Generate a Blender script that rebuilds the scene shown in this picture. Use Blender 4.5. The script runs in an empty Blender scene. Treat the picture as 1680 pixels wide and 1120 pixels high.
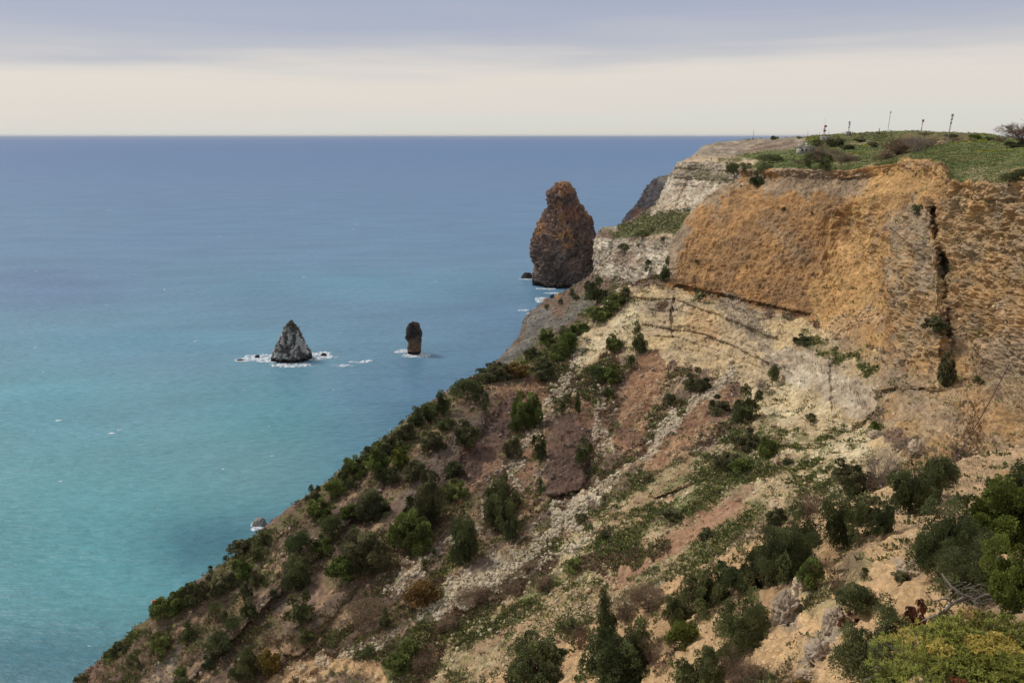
import bpy, math, random
import numpy as np
from mathutils import Vector, Matrix, Euler

# ------------------------------------------------------------------ camera, sky, sun, exposure
F = 1307.0; CU, CV = 840.0, 560.0; H = 110.0; PITCH = math.radians(14.5)
scene = bpy.context.scene
cam_d = bpy.data.cameras.new('camera'); cam = bpy.data.objects.new('camera', cam_d)
scene.collection.objects.link(cam); scene.camera = cam
cam.location = (0, 0, H); cam.rotation_euler = (math.radians(90) - PITCH, 0, 0)
cam_d.sensor_width = 36.0; cam_d.lens = 36.0 * F / 1680.0
cam_d.clip_start = 0.2; cam_d.clip_end = 200000.0

SUN_EL, SUN_AZ = math.radians(48), math.radians(-62)      # azimuth from +Y, negative towards -X (the sea side)
world = bpy.data.worlds.new("World"); scene.world = world; world.use_nodes = True
wn, wl = world.node_tree.nodes, world.node_tree.links
for n in list(wn): wn.remove(n)
wout = wn.new('ShaderNodeOutputWorld')
sky = wn.new('ShaderNodeTexSky'); sky.sky_type = 'NISHITA'; sky.sun_disc = False
sky.sun_elevation = SUN_EL; sky.sun_rotation = SUN_AZ; sky.altitude = 100; sky.dust_density = 3
bg1 = wn.new('ShaderNodeBackground'); bg1.inputs[1].default_value = 0.10
wl.new(sky.outputs[0], bg1.inputs[0])
tc = wn.new('ShaderNodeTexCoord')
sep = wn.new('ShaderNodeSeparateXYZ'); wl.new(tc.outputs['Generated'], sep.inputs[0])
mp = wn.new('ShaderNodeMapping'); mp.inputs['Scale'].default_value = (2.0, 2.0, 30.0)
wl.new(tc.outputs['Generated'], mp.inputs[0])
nz = wn.new('ShaderNodeTexNoise'); nz.inputs['Scale'].default_value = 1.6; nz.inputs['Detail'].default_value = 6
nz.inputs['Roughness'].default_value = 0.5; wl.new(mp.outputs[0], nz.inputs[0])
def wmath(op, a, b=None, c=None):
    m = wn.new('ShaderNodeMath'); m.operation = op
    for i, x in enumerate((a, b, c)):
        if x is None: continue
        if isinstance(x, (int, float)): m.inputs[i].default_value = x
        else: wl.new(x, m.inputs[i])
    return m.outputs[0]
zz = wmath('ADD', wmath('SUBTRACT', sep.outputs[2], wmath('MULTIPLY', sep.outputs[0], .020)), wmath('MULTIPLY', wmath('SUBTRACT', nz.outputs[0], 0.5), 0.055))
ramp = wn.new('ShaderNodeValToRGB'); wl.new(wmath('MULTIPLY', zz, 1.0), ramp.inputs[0])
def s2l(c): return tuple((x/255.0/12.92 if x/255.0 <= .04045 else ((x/255.0+.055)/1.055)**2.4) for x in c)
stops = [(0.0, (224, 221, 212)), (0.014, (224, 224, 216)), (0.035, (229, 223, 215)), (0.066, (231, 224, 215)), (0.078, (222, 217, 212)),
         (0.100, (194, 196, 205)), (0.130, (176, 183, 201)), (0.17, (168, 178, 199)), (0.35, (184, 190, 202)), (1.0, (205, 208, 215))]
el = ramp.color_ramp.elements
while len(el) > 2: el.remove(el[1])
el[0].position = stops[0][0]; el[0].color = (*s2l(stops[0][1]), 1); el[1].position = 1.0; el[1].color = (*s2l(stops[-1][1]), 1)
for p, c in stops[1:-1]:
    e = el.new(p); e.color = (*s2l(c), 1)
bg2 = wn.new('ShaderNodeBackground'); bg2.inputs[1].default_value = 0.98; wl.new(ramp.outputs[0], bg2.inputs[0])
mix = wn.new('ShaderNodeMixShader'); mix.inputs[0].default_value = 0.93
wl.new(bg1.outputs[0], mix.inputs[1]); wl.new(bg2.outputs[0], mix.inputs[2]); wl.new(mix.outputs[0], wout.inputs[0])

sd = bpy.data.lights.new('sun', 'SUN'); sd.energy = 2.5; sd.angle = math.radians(12); sd.color = (1.0, 0.95, 0.87)
sun = bpy.data.objects.new('sun', sd); scene.collection.objects.link(sun)
sdir = Vector((math.sin(SUN_AZ)*math.cos(SUN_EL), math.cos(SUN_AZ)*math.cos(SUN_EL), math.sin(SUN_EL)))
sun.rotation_euler = sdir.to_track_quat('Z', 'Y').to_euler(); sun.location = (0, 0, 300)
vs = scene.view_settings; vs.view_transform = 'Standard'; vs.look = 'None'; vs.exposure = 0.0; vs.gamma = 1.0
scene.cycles.max_bounces = 5; scene.cycles.diffuse_bounces = 2; scene.cycles.glossy_bounces = 2
scene.cycles.transparent_max_bounces = 4; scene.cycles.caustics_reflective = False; scene.cycles.caustics_refractive = False

rng = np.random.default_rng(7); random.seed(7)
SN, CS = math.sin(PITCH), math.cos(PITCH)

# ------------------------------------------------------------------ helpers
def W(u, v, d):
    """world point for a photo pixel at distance d along the viewing axis"""
    u, v, d = np.asarray(u, float), np.asarray(v, float), np.asarray(d, float)
    x = (u-CU)/F; up = -(v-CV)/F
    return np.stack([x*d, (CS+up*SN)*d, H+(up*CS-SN)*d], -1)
def proj(p):
    x, y, z = p[..., 0], p[..., 1], p[..., 2]-H
    d = y*CS - z*SN; up = (y*SN + z*CS)
    d = np.where(np.abs(d) < .1, .1, d)
    return CU+F*x/d, CV-F*up/d, d
TAB = rng.random((64, 64, 64)).astype(np.float32)
def vn(p):
    i = np.floor(p); f = (p-i).astype(np.float32); i = i.astype(np.int64) & 63; f = f*f*(3-2*f)
    x0, y0, z0 = i[..., 0], i[..., 1], i[..., 2]; x1, y1, z1 = (x0+1) & 63, (y0+1) & 63, (z0+1) & 63
    fx, fy, fz = f[..., 0], f[..., 1], f[..., 2]
    a = TAB[x0, y0, z0]*(1-fx)+TAB[x1, y0, z0]*fx; b = TAB[x0, y1, z0]*(1-fx)+TAB[x1, y1, z0]*fx
    c = TAB[x0, y0, z1]*(1-fx)+TAB[x1, y0, z1]*fx; d = TAB[x0, y1, z1]*(1-fx)+TAB[x1, y1, z1]*fx
    return (a*(1-fy)+b*fy)*(1-fz)+(c*(1-fy)+d*fy)*fz
ROT = np.array([[.36, .48, -.8], [-.8, .6, 0], [.48, .64, .6]])
def fbm(p, o=4, g=.5, ridge=False):
    s = 0; a = 1; t = 0; q = np.asarray(p, float)
    for k in range(o):
        n = vn(q)
        if ridge: n = 1-np.abs(2*n-1)*1.6
        s = s+a*n; t += a; a *= g; q = q@ROT*2.03+17.3
    return s/t
def sstep(a, b, x):
    t = np.clip((x-a)/(b-a), 0, 1); return t*t*(3-2*t)
def link(name, me, parent=None):
    o = bpy.data.objects.new(name, me); scene.collection.objects.link(o)
    if parent: o.parent = parent
    return o
def tag(o, label=None, cat=None, group=None, kind=None):
    if label: o['label'] = label
    if cat: o['category'] = cat
    if group: o['group'] = group
    if kind: o['kind'] = kind
    return o
def make_mesh(name, verts, faces, mat=None, smooth=False, cols=None):
    """faces: (n,k) int array or list of such arrays"""
    if isinstance(faces, np.ndarray): faces = [faces]
    faces = [f for f in faces if len(f)]
    me = bpy.data.meshes.new(name)
    verts = np.asarray(verts, np.float32)
    me.vertices.add(len(verts)); me.vertices.foreach_set('co', verts.ravel())
    nl = sum(f.size for f in faces); nf = sum(len(f) for f in faces)
    me.loops.add(nl); me.loops.foreach_set('vertex_index', np.concatenate([f.ravel() for f in faces]).astype(np.int32))
    me.polygons.add(nf)
    tot = np.concatenate([np.full(len(f), f.shape[1]) for f in faces]).astype(np.int32)
    me.polygons.foreach_set('loop_start', (np.cumsum(tot)-tot).astype(np.int32))
    try: me.polygons.foreach_set('loop_total', tot)
    except Exception: pass
    me.update(calc_edges=True)
    if smooth: me.polygons.foreach_set('use_smooth', np.ones(nf, bool))
    if cols is not None:
        ca = me.color_attributes.new('tint', 'FLOAT_COLOR', 'POINT')
        c4 = np.ones((len(verts), 4), np.float32); c4[:, :3] = cols
        ca.data.foreach_set('color', c4.ravel())
    if mat: me.materials.append(mat)
    return me
def grid_faces(R, C):
    a = np.arange(R*C).reshape(R, C)
    return np.stack([a[:-1, :-1], a[1:, :-1], a[1:, 1:], a[:-1, 1:]], -1).reshape(-1, 4)
def mat_new(name, rough=.9, spec=.2):
    m = bpy.data.materials.new(name); m.use_nodes = True
    b = m.node_tree.nodes['Principled BSDF']; b.inputs['Roughness'].default_value = rough
    b.inputs['Specular IOR Level'].default_value = spec
    return m, m.node_tree.nodes, m.node_tree.links, b
def simple_mat(name, srgb, rough=.8, spec=.2, var=.25, scale=3.0, metal=0):
    m, n, l, b = mat_new(name, rough, spec); c = s2l(srgb)
    t = n.new('ShaderNodeTexNoise'); t.inputs['Scale'].default_value = scale; t.inputs['Detail'].default_value = 5
    g = n.new('ShaderNodeTexCoord'); l.new(g.outputs['Object'], t.inputs[0])
    r = n.new('ShaderNodeMix'); r.data_type = 'RGBA'
    r.inputs[6].default_value = (*[x*(1-var) for x in c], 1); r.inputs[7].default_value = (*[min(1, x*(1+var)) for x in c], 1)
    l.new(t.outputs[0], r.inputs[0]); l.new(r.outputs[2], b.inputs[0]); b.inputs['Metallic'].default_value = metal
    return m
def tint_mat(name, rough=.95, spec=.12, nscales=((2.0, .25), (9.0, .22)), bump=((1.2, .25), (6.0, .1))):
    """albedo from the mesh's own mineral/vegetation tint, broken up by noise; bump in metres"""
    m, n, l, b = mat_new(name, rough, spec)
    at = n.new('ShaderNodeAttribute'); at.attribute_name = 'tint'
    geo = n.new('ShaderNodeNewGeometry'); col = at.outputs['Color']
    for sc, amt in nscales:
        t = n.new('ShaderNodeTexNoise'); t.inputs['Scale'].default_value = sc; t.inputs['Detail'].default_value = 3
        t.inputs['Roughness'].default_value = .6
        l.new(geo.outputs['Position'], t.inputs[0])
        mr = n.new('ShaderNodeMapRange'); mr.inputs[1].default_value = .3; mr.inputs[2].default_value = .7
        mr.inputs[3].default_value = 1-amt; mr.inputs[4].default_value = 1+amt; l.new(t.outputs[0], mr.inputs[0])
        v = n.new('ShaderNodeVectorMath'); v.operation = 'SCALE'; l.new(col, v.inputs[0]); l.new(mr.outputs[0], v.inputs[3]); col = v.outputs[0]
    l.new(col, b.inputs[0]); prev = None
    for sc, dist in bump:
        t = n.new('ShaderNodeTexNoise'); t.inputs['Scale'].default_value = sc; t.inputs['Detail'].default_value = 4
        t.inputs['Roughness'].default_value = .65
        l.new(geo.outputs['Position'], t.inputs[0])
        bp = n.new('ShaderNodeBump'); bp.inputs['Strength'].default_value = 1.0; bp.inputs['Distance'].default_value = dist
        l.new(t.outputs[0], bp.inputs['Height'])
        if prev: l.new(prev, bp.inputs['Normal'])
        prev = bp.outputs[0]
    if prev: l.new(prev, b.inputs['Normal'])
    return m

# ------------------------------------------------------------------ ground classes (real surface colours)
#          colour A        colour B         rough strata veg  rubble
CL = {
 'orange':  ((172, 132, 88), (142, 112, 80), 1.0, .8, .00, .0),
 'bright':  ((190, 152, 102), (172, 136, 92), .85, .45, .02, .0),
 'wall':    ((178, 144, 102), (156, 134, 106), 1.0, 1., .03, .02),
 'grey':    ((166, 150, 128), (134, 120, 104), 1.0, .9, .03, .0),
 'cream':   ((202, 176, 132), (172, 152, 122), .75, .9, .01, .02),
 'pale':    ((206, 188, 152), (184, 162, 126), .5, .3, .12, .07),
 'white':   ((204, 190, 168), (168, 150, 128), .9, 1., .02, .0),
 'red':     ((142, 108, 82), (122, 92, 72), .6, .3, .03, .03),
 'maroon':  ((104, 82, 70), (84, 68, 60), .9, .2, .02, .04),
 'mauve':   ((120, 104, 92), (104, 90, 78), .7, .2, .02, .07),
 'brown':   ((122, 100, 84), (104, 86, 72), .4, .1, .10, .03),
 'pink':    ((166, 130, 104), (156, 122, 94), .2, .0, .01, .05),
 'yellow':  ((192, 160, 118), (170, 138, 102), .6, .1, .06, .12),
 'soil':    ((188, 158, 120), (168, 140, 108), .6, .1, .05, .2),
 'grass':   ((104, 108, 66), (124, 118, 78), .3, .1, .9, .03),
 'mixed':   ((128, 122, 84), (164, 148, 114), .35, .1, .7, .12),
 'dry':     ((122, 96, 72), (108, 94, 64), .3, .1, .8, .03),
 'rubble':  ((190, 174, 146), (160, 146, 122), .5, .1, .05, 1.),
 'field':   ((98, 110, 62), (116, 116, 72), .22, .0, .6, .0),
 'tan':     ((196, 172, 140), (184, 160, 128), .1, .1, .02, .0),
 'dark':    ((88, 82, 82), (68, 64, 66), 1.1, .3, .02, .0),
 'slate':   ((122, 116, 106), (98, 94, 88), .9, .4, .05, .0),
 'olive':   ((96, 98, 60), (112, 102, 66), .3, .1, .9, .0),
 'ochre':   ((176, 120, 60), (160, 106, 62), .9, .3, .0, .0),
 'rust':    ((122, 84, 70), (96, 72, 64), 1.0, .2, .0, .0),
}
CN = list(CL); CI = {k: i for i, k in enumerate(CN)}
CA = np.array([s2l(CL[k][0]) for k in CN]); CB = np.array([s2l(CL[k][1]) for k in CN]); CP = np.array([CL[k][2:] for k in CN])
GU, GV = np.meshgrid(np.arange(-100, 1960, 2.0), np.arange(180, 1600, 2.0))
def segd(pts, closed):
    d = np.full(GU.shape, 1e9); n = len(pts); ins = np.zeros(GU.shape, bool)
    for i in range(n if closed else n-1):
        (ax, ay), (bx, by) = pts[i], pts[(i+1) % n]
        dx, dy = bx-ax, by-ay; t = np.clip(((GU-ax)*dx+(GV-ay)*dy)/(dx*dx+dy*dy+1e-9), 0, 1)
        d = np.minimum(d, np.hypot(GU-ax-t*dx, GV-ay-t*dy))
        if closed and ay != by:
            c = ((ay > GV) != (by > GV)) & (GU < (bx-ax)*(GV-ay)/(by-ay)+ax); ins ^= c
    return np.where(ins, -d, d) if closed else d
NZ1 = fbm(np.stack([GU/16, GV/16, GU*0], -1), 4)-.5
NZ2 = fbm(np.stack([GU/5, GV/5, GU*0+9], -1), 3)-.5
SA, SB = (GU*.8-GV*.6), (GU*.6+GV*.8)
def strk(seed, la=70, lb=6): return fbm(np.stack([SA/la, SB/lb, GU*0+seed], -1), 4, .6)
class Paint:
    def __init__(s, base):
        s.w = np.zeros((len(CN),)+GU.shape, np.float32); s.w[CI[base]] = 1; s.off = np.zeros(GU.shape, np.float32)
    def _m(s, d, soft, ragged): return 1-sstep(-soft, soft, d+NZ1*ragged*2.2+NZ2*ragged)
    def add(s, m, cls):
        s.w *= (1-m); s.w[CI[cls]] += m
    def poly(s, cls, pts, soft=5, ragged=14, op=1.0): s.add(s._m(segd(pts, True), soft, ragged)*op, cls)
    def line(s, cls, pts, r, soft=4, ragged=8, op=1.0, w=None): s.add(s._m(segd(pts, False)-r, soft, ragged)*op, cls)
    def streaks(s, cls, pts, lo, hi, seed, op=.8, la=70, lb=6): s.add(s._m(segd(pts, True), 14, 14)*sstep(lo, hi, strk(seed, la, lb))*op, cls)
    def dpoly(s, o, pts, soft=6): s.off += (1-sstep(-soft, soft, segd(pts, True)))*o
    def dline(s, o, pts, r, soft=None): s.off += (1-sstep(r*.3, r, segd(pts, False)))*o
    def sample(s, u, v):
        i = np.clip(((v-180)/2).astype(int), 0, GU.shape[0]-1); j = np.clip(((u+100)/2).astype(int), 0, GU.shape[1]-1)
        return s.w[:, i, j]
    def offs(s, u, v):
        x = np.clip((u+100)/2, 0, GU.shape[1]-1.01); y = np.clip((v-180)/2, 0, GU.shape[0]-1.01)
        i, j = y.astype(int), x.astype(int); fy, fx = y-i, x-j; o = s.off
        return (o[i, j]*(1-fx)+o[i, j+1]*fx)*(1-fy)+(o[i+1, j]*(1-fx)+o[i+1, j+1]*fx)*fy

# depth/position buffer of everything solid, so that plants and rocks stand on the ground
ZB = np.full((660, 900), 1e9, np.float32); ZP = np.zeros((660, 900, 3), np.float32)   # 2 px cells
def zput(p):
    u, v, d = proj(p.reshape(-1, 3)); i = (v/2).astype(int); j = (u/2).astype(int)
    ok = (i >= 0) & (i < 660) & (j >= 0) & (j < 900) & (d > 1); i, j, d, q = i[ok], j[ok], d[ok], p.reshape(-1, 3)[ok]
    o = np.argsort(-d); i, j, d, q = i[o], j[o], d[o], q[o]
    t = d < ZB[i, j]; ZB[i[t], j[t]] = d[t]; ZP[i[t], j[t]] = q[t]
def ground(u, v):
    i, j = int(v/2), int(u/2); i = min(max(i, 0), 659); j = min(max(j, 0), 899)
    for r in range(0, 30):
        a, b, c, d = max(i-r, 0), min(i+r+1, 660), max(j-r, 0), min(j+r+1, 900)
        z = ZB[a:b, c:d]
        if (z < 1e8).any():
            k = np.unravel_index(np.argmin(np.where(z < 1e8, np.hypot(*np.meshgrid(np.arange(c, d)-j, np.arange(a, b)-i))*1.0, 1e9)), z.shape)
            return ZP[a+k[0], c+k[1]].astype(float), float(z[k])
    return W(u, v, 200.), 200.

def catmull(P, counts):
    """P (n, ...) -> samples along axis 0, counts[i] per segment"""
    n = len(P); out = []
    for i in range(n-1):
        p0 = P[i-1] if i > 0 else 2*P[0]-P[1]; p1, p2 = P[i], P[i+1]; p3 = P[i+2] if i+2 < n else 2*P[-1]-P[-2]
        t = (np.arange(counts[i])/counts[i]).reshape((-1,)+(1,)*(P.ndim-1)).astype(float)
        k = .42
        m1, m2 = (p2-p0)*k, (p3-p1)*k; sl = np.linalg.norm(p2-p1, axis=-1, keepdims=True)*1.3
        m1 = m1*np.minimum(1, sl/(np.linalg.norm(m1, axis=-1, keepdims=True)+1e-6)); m2 = m2*np.minimum(1, sl/(np.linalg.norm(m2, axis=-1, keepdims=True)+1e-6))
        out.append((2*t**3-3*t**2+1)*p1+(t**3-2*t**2+t)*m1+(-2*t**3+3*t**2)*p2+(t**3-t**2)*m2)
    out.append(P[-1:]); return np.concatenate(out, 0)
def normals(G):
    a = np.gradient(G, axis=0); b = np.gradient(G, axis=1); n = np.cross(a, b); l = np.linalg.norm(n, axis=-1, keepdims=True)
    return n/np.maximum(l, 1e-9)
SCAT = []
def sheet(name, P, paint, mat, dens=.85, oct_lo=0, amp=1.0, hid_rows=(), hid_cols=(), flip=False, jit=1.0):
    R, C = P.shape[:2]; u, v, d = proj(P)
    u = np.clip(u, -150, 1900); v = np.clip(v, 100, 1300)
    rc = [max(3, int(np.max(np.hypot(np.diff(u, axis=0)[i], np.diff(v, axis=0)[i]))*dens)) if i not in hid_rows else 14 for i in range(R-1)]
    cc = [max(3, int(np.max(np.hypot(np.diff(u, axis=1)[:, j], np.diff(v, axis=1)[:, j]))*dens)) if j not in hid_cols else 14 for j in range(C-1)]
    G = catmull(P, rc); G = np.moveaxis(catmull(np.moveaxis(G, 1, 0), cc), 0, 1)
    u, v, d = proj(G)
    o = paint.offs(u, v)
    vd = (G-np.array([0, 0, H])); vd = vd/np.linalg.norm(vd, axis=-1, keepdims=True)
    vd[..., 2] *= .3
    G = G+vd*o[..., None]
    N = normals(G)
    if (N*vd).sum(-1).mean() > 0: N = -N
    fr = d/230.
    ju = (fbm(G/(3.2*fr[..., None]), 3, .6)-.5)*34; jv = (fbm(G/(3.2*fr[..., None])+40, 3, .6)-.5)*26
    ok = np.where((u > -90) & (u < 1900), 1, 0); w = paint.sample(u+ju*jit, v+jv*jit); par = np.tensordot(w, CP, ([0], [0]))       # rough, strata, veg, rubble
    rough, strata = par[..., 0], par[..., 1]
    steep = sstep(.35, .8, 1-np.abs(N[..., 2]))
    px = d/F*1.64
    Q = G
    D = 0
    lam0 = [11., 5.5, 2.7, 1.3, .65, .33, .16, .08]; ampl = [.9, .55, .42, .40, .32, .20, .11, .05]
    warp = (fbm(Q/9., 2)-.5)[..., None]*1.5
    for k, (L, A) in enumerate(zip(lam0, ampl)):
        fade = sstep(.7, 1.6, L/px)
        if float(fade.max()) < .02: continue
        a = A*(.28+.72*rough)*fade*amp
        if k <= 1: a = a*(.45+.55*rough)
        nn = vn((Q@ROT)*(1/L)+k*7.7)
        rd = np.abs(2*nn-1)*2-.62; n1 = (nn-.5)*1.8 if k in (0, 6, 7) else (rd*1.15 if k in (2, 3, 5) else -rd)
        D = D+a*n1*.75
        if k <= 5:          # bedding: thin in z, long sideways
            nb = vn(np.stack([Q[..., 0]/(L*1.5), Q[..., 1]/(L*1.5), (Q[..., 2]+warp[..., 0]*.8)/(L*.5)], -1)+31*k)
            D = D+a*(nb-.5)*2.4*strata*steep
    gv = fbm(np.stack([Q[..., 0]/4.5, Q[..., 1]/4.5, Q[..., 2]/26], -1)+3, 3, .55, True)-.35
    D = D+gv*1.7*amp*rough*steep*sstep(60, 110, d)
    Gd = G+N*D[..., None]
    # colour
    n1 = fbm(Q/7.+3, 4); n2 = fbm(np.stack([Q[..., 0]/9, Q[..., 1]/9, Q[..., 2]/1.3], -1), 4)
    n3 = fbm(Q/1.4+50, 3)
    f = sstep(.38, .62, (n1*.45+n2*.3*strata+n1*.3*(1-strata)+n3*.25))[..., None]
    col = np.tensordot(w, CA, ([0], [0]))*(1-f)+np.tensordot(w, CB, ([0], [0]))*f
    col = col*(1+(n3-.5)[..., None]*.55)*(1+(n2-.5)[..., None]*.35*strata[..., None])
    rk = np.clip(rough, .25, 1)[..., None]
    n4 = 0; wt_ = 0
    for L, A in ((2.2, .5), (1.1, .8), (.55, 1.), (.27, 1.), (.13, 1.), (.065, 1.)):
        fd = sstep(1.2, 2.4, L/px)*(1-sstep(7, 16, L/px)); n4 = n4+A*fd*(vn(np.stack([Q[..., 0]/L/1.25, Q[..., 1]/L/1.25, Q[..., 2]/L/.8], -1)+L*50)-.5)
        wt_ = wt_+A*fd
    n4 = (n4/np.maximum(wt_, .3))[..., None]; col = col*np.clip(1+n4*(.55+.75*rk), .35, 1.9)
    vs2 = (fbm(np.stack([Q[..., 0]/1.6, Q[..., 1]/1.6, Q[..., 2]/14], -1)+5, 3)-.5)[..., None]*steep[..., None]; col = col*(1+vs2*.55*rk)
    gs = (sstep(.52, .75, fbm(Q/3.+80, 4))*par[..., 0]*steep*.35)[..., None]
    col = col*(1-gs)+np.array(s2l((150, 140, 126)))*gs*1.0
    RR, CC = Gd.shape[:2]
    fc = grid_faces(RR, CC)
    me = make_mesh(name, Gd.reshape(-1, 3), fc, mat, True, col.reshape(-1, 3))
    ob = link(name, me); tag(ob, kind='structure')
    zput(Gd[::1, ::1])
    SCAT.append((Gd.reshape(-1, 3), N.reshape(-1, 3), np.stack(proj(Gd), -1).reshape(-1, 3), par.reshape(-1, 4), col.reshape(-1, 3), w.reshape(len(CN), -1)))
    return ob

def T(rows): return np.array([[W(*c) for c in r] for r in rows])
rock_mat = tint_mat('layered_rock', nscales=((.7, .16), (3.5, .22)), bump=((2.2, .22), (8.0, .07)))
near_mat = tint_mat('stony_soil', nscales=((2.0, .16), (14.0, .25)), bump=((7.0, .06), (32.0, .02)))
turf_mat = tint_mat('turf', nscales=((.4, .2), (2.5, .25)), bump=((1.0, .25), (4.0, .12)))

# ------------------------------------------------------------------ main cliff and talus
R1 = [
 [(1215,278,285),(1250,281,275),(1300,278,258),(1345,280,247),(1390,281,238),(1450,271,225),(1510,264,200),(1545,279,160),(1560,299,148),(1620,303,136),(1690,299,124),(1790,292,110)],
 [(1160,325,285),(1200,325,272),(1270,320,255),(1320,320,243),(1370,320,234),(1425,320,221),(1490,325,198),(1540,330,158),(1575,335,146),(1630,340,134),(1700,340,122),(1800,340,108)],
 [(1108,392,272),(1160,390,262),(1220,388,250),(1290,388,238),(1360,388,228),(1420,388,216),(1480,390,192),(1535,392,155),(1585,395,144),(1640,400,132),(1710,400,120),(1810,400,106)],
 [(1096,440,264),(1150,450,254),(1210,455,243),(1280,460,232),(1350,465,221),(1420,465,208),(1480,468,184),(1540,470,150),(1590,475,141),(1650,480,129),(1720,480,117),(1815,480,103)],
 [(1070,455,262),(1130,480,248),(1200,498,237),(1270,510,225),(1330,522,212),(1410,530,194),(1480,550,170),(1545,550,143),(1600,555,136),(1660,560,125),(1730,560,113),(1820,560,100)],
 [(1030,468,262),(1085,487,240),(1160,505,226),(1235,530,211),(1300,560,195),(1390,600,172),(1470,620,152),(1550,620,134),(1610,620,130),(1670,620,120),(1740,625,109),(1825,625,96)],
 [(1000,492,262),(1055,550,232),(1120,585,213),(1200,615,196),(1280,655,177),(1370,690,152),(1450,700,133),(1550,690,120),(1615,690,120),(1680,690,113),(1750,690,103),(1830,690,92)],
 [(945,545,256),(1000,590,226),(1060,640,200),(1140,670,180),(1230,710,158),(1330,745,136),(1430,770,116),(1530,770,102),(1610,770,108),(1690,770,102),(1760,770,94),(1840,770,84)],
 [(870,590,245),(930,630,218),(1000,685,190),(1080,720,170),(1170,760,150),(1280,800,127),(1390,840,106),(1510,850,92),(1610,850,92),(1690,850,86),(1770,850,78),(1850,850,70)],
 [(795,612,232),(860,660,206),(930,720,180),(1010,770,160),(1100,810,142),(1220,860,120),(1350,920,98),(1500,940,80),(1620,940,78),(1700,940,70),(1780,940,62),(1860,940,54)],
 [(700,665,205),(770,720,187),(850,785,166),(940,840,148),(1040,880,132),(1160,930,112),(1300,1000,92),(1480,1040,74),(1620,1040,62),(1710,1040,52),(1790,1040,42),(1870,1040,34)],
 [(600,745,185),(680,800,170),(770,865,152),(860,920,138),(960,965,122),(1090,1020,104),(1240,1090,88),(1440,1150,70),(1620,1150,58),(1720,1150,48),(1800,1150,40),(1880,1150,33)],
 [(480,830,168),(570,885,155),(670,950,140),(770,1005,127),(870,1055,113),(1000,1110,98),(1170,1180,84),(1400,1250,66),(1600,1260,55),(1730,1260,46),(1810,1260,38),(1890,1260,32)],
 [(370,920,155),(460,975,144),(560,1040,131),(670,1095,119),(780,1150,106),(920,1210,92),(1100,1280,79),(1350,1350,63),(1580,1370,53),(1730,1370,44),(1820,1370,37),(1900,1370,31)],
 [(250,1010,145),(340,1070,135),(450,1135,123),(570,1190,112),(700,1250,100),(850,1310,88),(1040,1370,75),(1300,1450,60),(1560,1480,50),(1730,1480,42),(1830,1480,35),(1910,1480,30)],
 [(125,1118,137),(220,1180,127),(340,1240,116),(470,1300,106),(600,1360,95),(780,1410,84),(1000,1480,72),(1280,1560,57),(1540,1600,48),(1730,1600,40),(1840,1600,34),(1920,1600,29)],
 [(0,1235,130),(100,1295,120),(230,1350,110),(380,1410,100),(520,1470,90),(710,1530,80),(960,1590,69),(1260,1660,54),(1520,1700,46),(1730,1700,39),(1840,1700,33),(1920,1700,28)],
]
P1 = T(R1)
cB, cA = [], []
for i in range(len(R1)):
    p = P1[i, 0]
    if i < 4: cB.append(p+[9, 22, -3]); cA.append(p+[22, 50, -14])
    elif i < 8: cB.append(p+[2, 16, -11]); cA.append(p+[4, 34, -36])
    else:
        cB.append(p+[-5, 10, -12]); q = p+[-13, 24, 0]; q[2] = -4; cA.append(q)
P1 = np.concatenate([np.array(cA)[:, None], np.array(cB)[:, None], P1], 1)
P1 = np.concatenate([(P1[0]+[6, 6, -3.0])[None], (P1[0]+[1.2, 1.2, .1])[None], P1[0][None], (P1[0]*.96+P1[1]*.04+[.5, .3, -2.4])[None], P1[1:]], 0)
p1 = Paint('brown')
p1.poly('orange', [(1090,480),(1100,380),(1160,300),(1240,250),(1900,240),(1900,560),(1440,560),(1335,526),(1200,502)])
p1.line('grey', [(1170,320),(1210,300),(1300,292),(1430,300)], 20, ragged=30, op=.6)
p1.line('grey', [(1260,360),(1330,430)], 12, ragged=30, op=.25)
p1.line('grey', [(1120,345),(1100,440)], 12, ragged=14, op=.7)
p1.poly('wall', [(1560,300),(1620,290),(1900,290),(1900,760),(1600,760),(1440,700),(1430,620),(1470,560),(1455,440),(1460,350),(1510,320),(1545,400)])
p1.poly('bright', [(1335,530),(1335,450),(1385,370),(1420,300),(1440,262),(1560,262),(1575,300),(1550,330),(1480,335),(1450,390),(1450,520),(1440,570),(1370,560)], ragged=22)
p1.line('grey', [(1470,370),(1500,340),(1520,380),(1525,450)], 16, ragged=20, op=.5)
p1.line('grey', [(1600,640),(1640,600),(1680,560)], 26, ragged=26, op=.4)
p1.line('grey', [(1480,620),(1540,680),(1580,720)], 24, ragged=26, op=.4)
p1.line('bright', [(1600,330),(1570,420),(1640,480)], 14, ragged=28, op=.4)
p1.line('bright', [(1500,600),(1560,590),(1640,690),(1500,760)], 16, ragged=28, op=.5)
p1.poly('cream', [(1020,472),(1095,468),(1180,496),(1330,532),(1380,555),(1440,575),(1430,690),(1480,760),(1340,850),(1200,850),(1230,720),(1210,628),(1120,600),(1055,590),(1000,600),(940,560)])
p1.poly('pale', [(950,548),(1020,480),(1060,500),(1050,570),(1010,600),(980,640),(930,640)])
p1.poly('pale', [(1215,640),(1290,600),(1420,700),(1440,760),(1340,840),(1220,860),(1180,830),(1250,760),(1270,700)])
p1.line('yellow', [(1140,520),(1165,545)], 20, ragged=14, op=.8)
p1.line('yellow', [(1380,540),(1430,520)], 18, ragged=14, op=.8)
p1.line('grey', [(1060,498),(1095,503)], 11, ragged=8, op=.8)
p1.line('grey', [(1195,505),(1250,545),(1265,575)], 20, ragged=16, op=.75)
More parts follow.
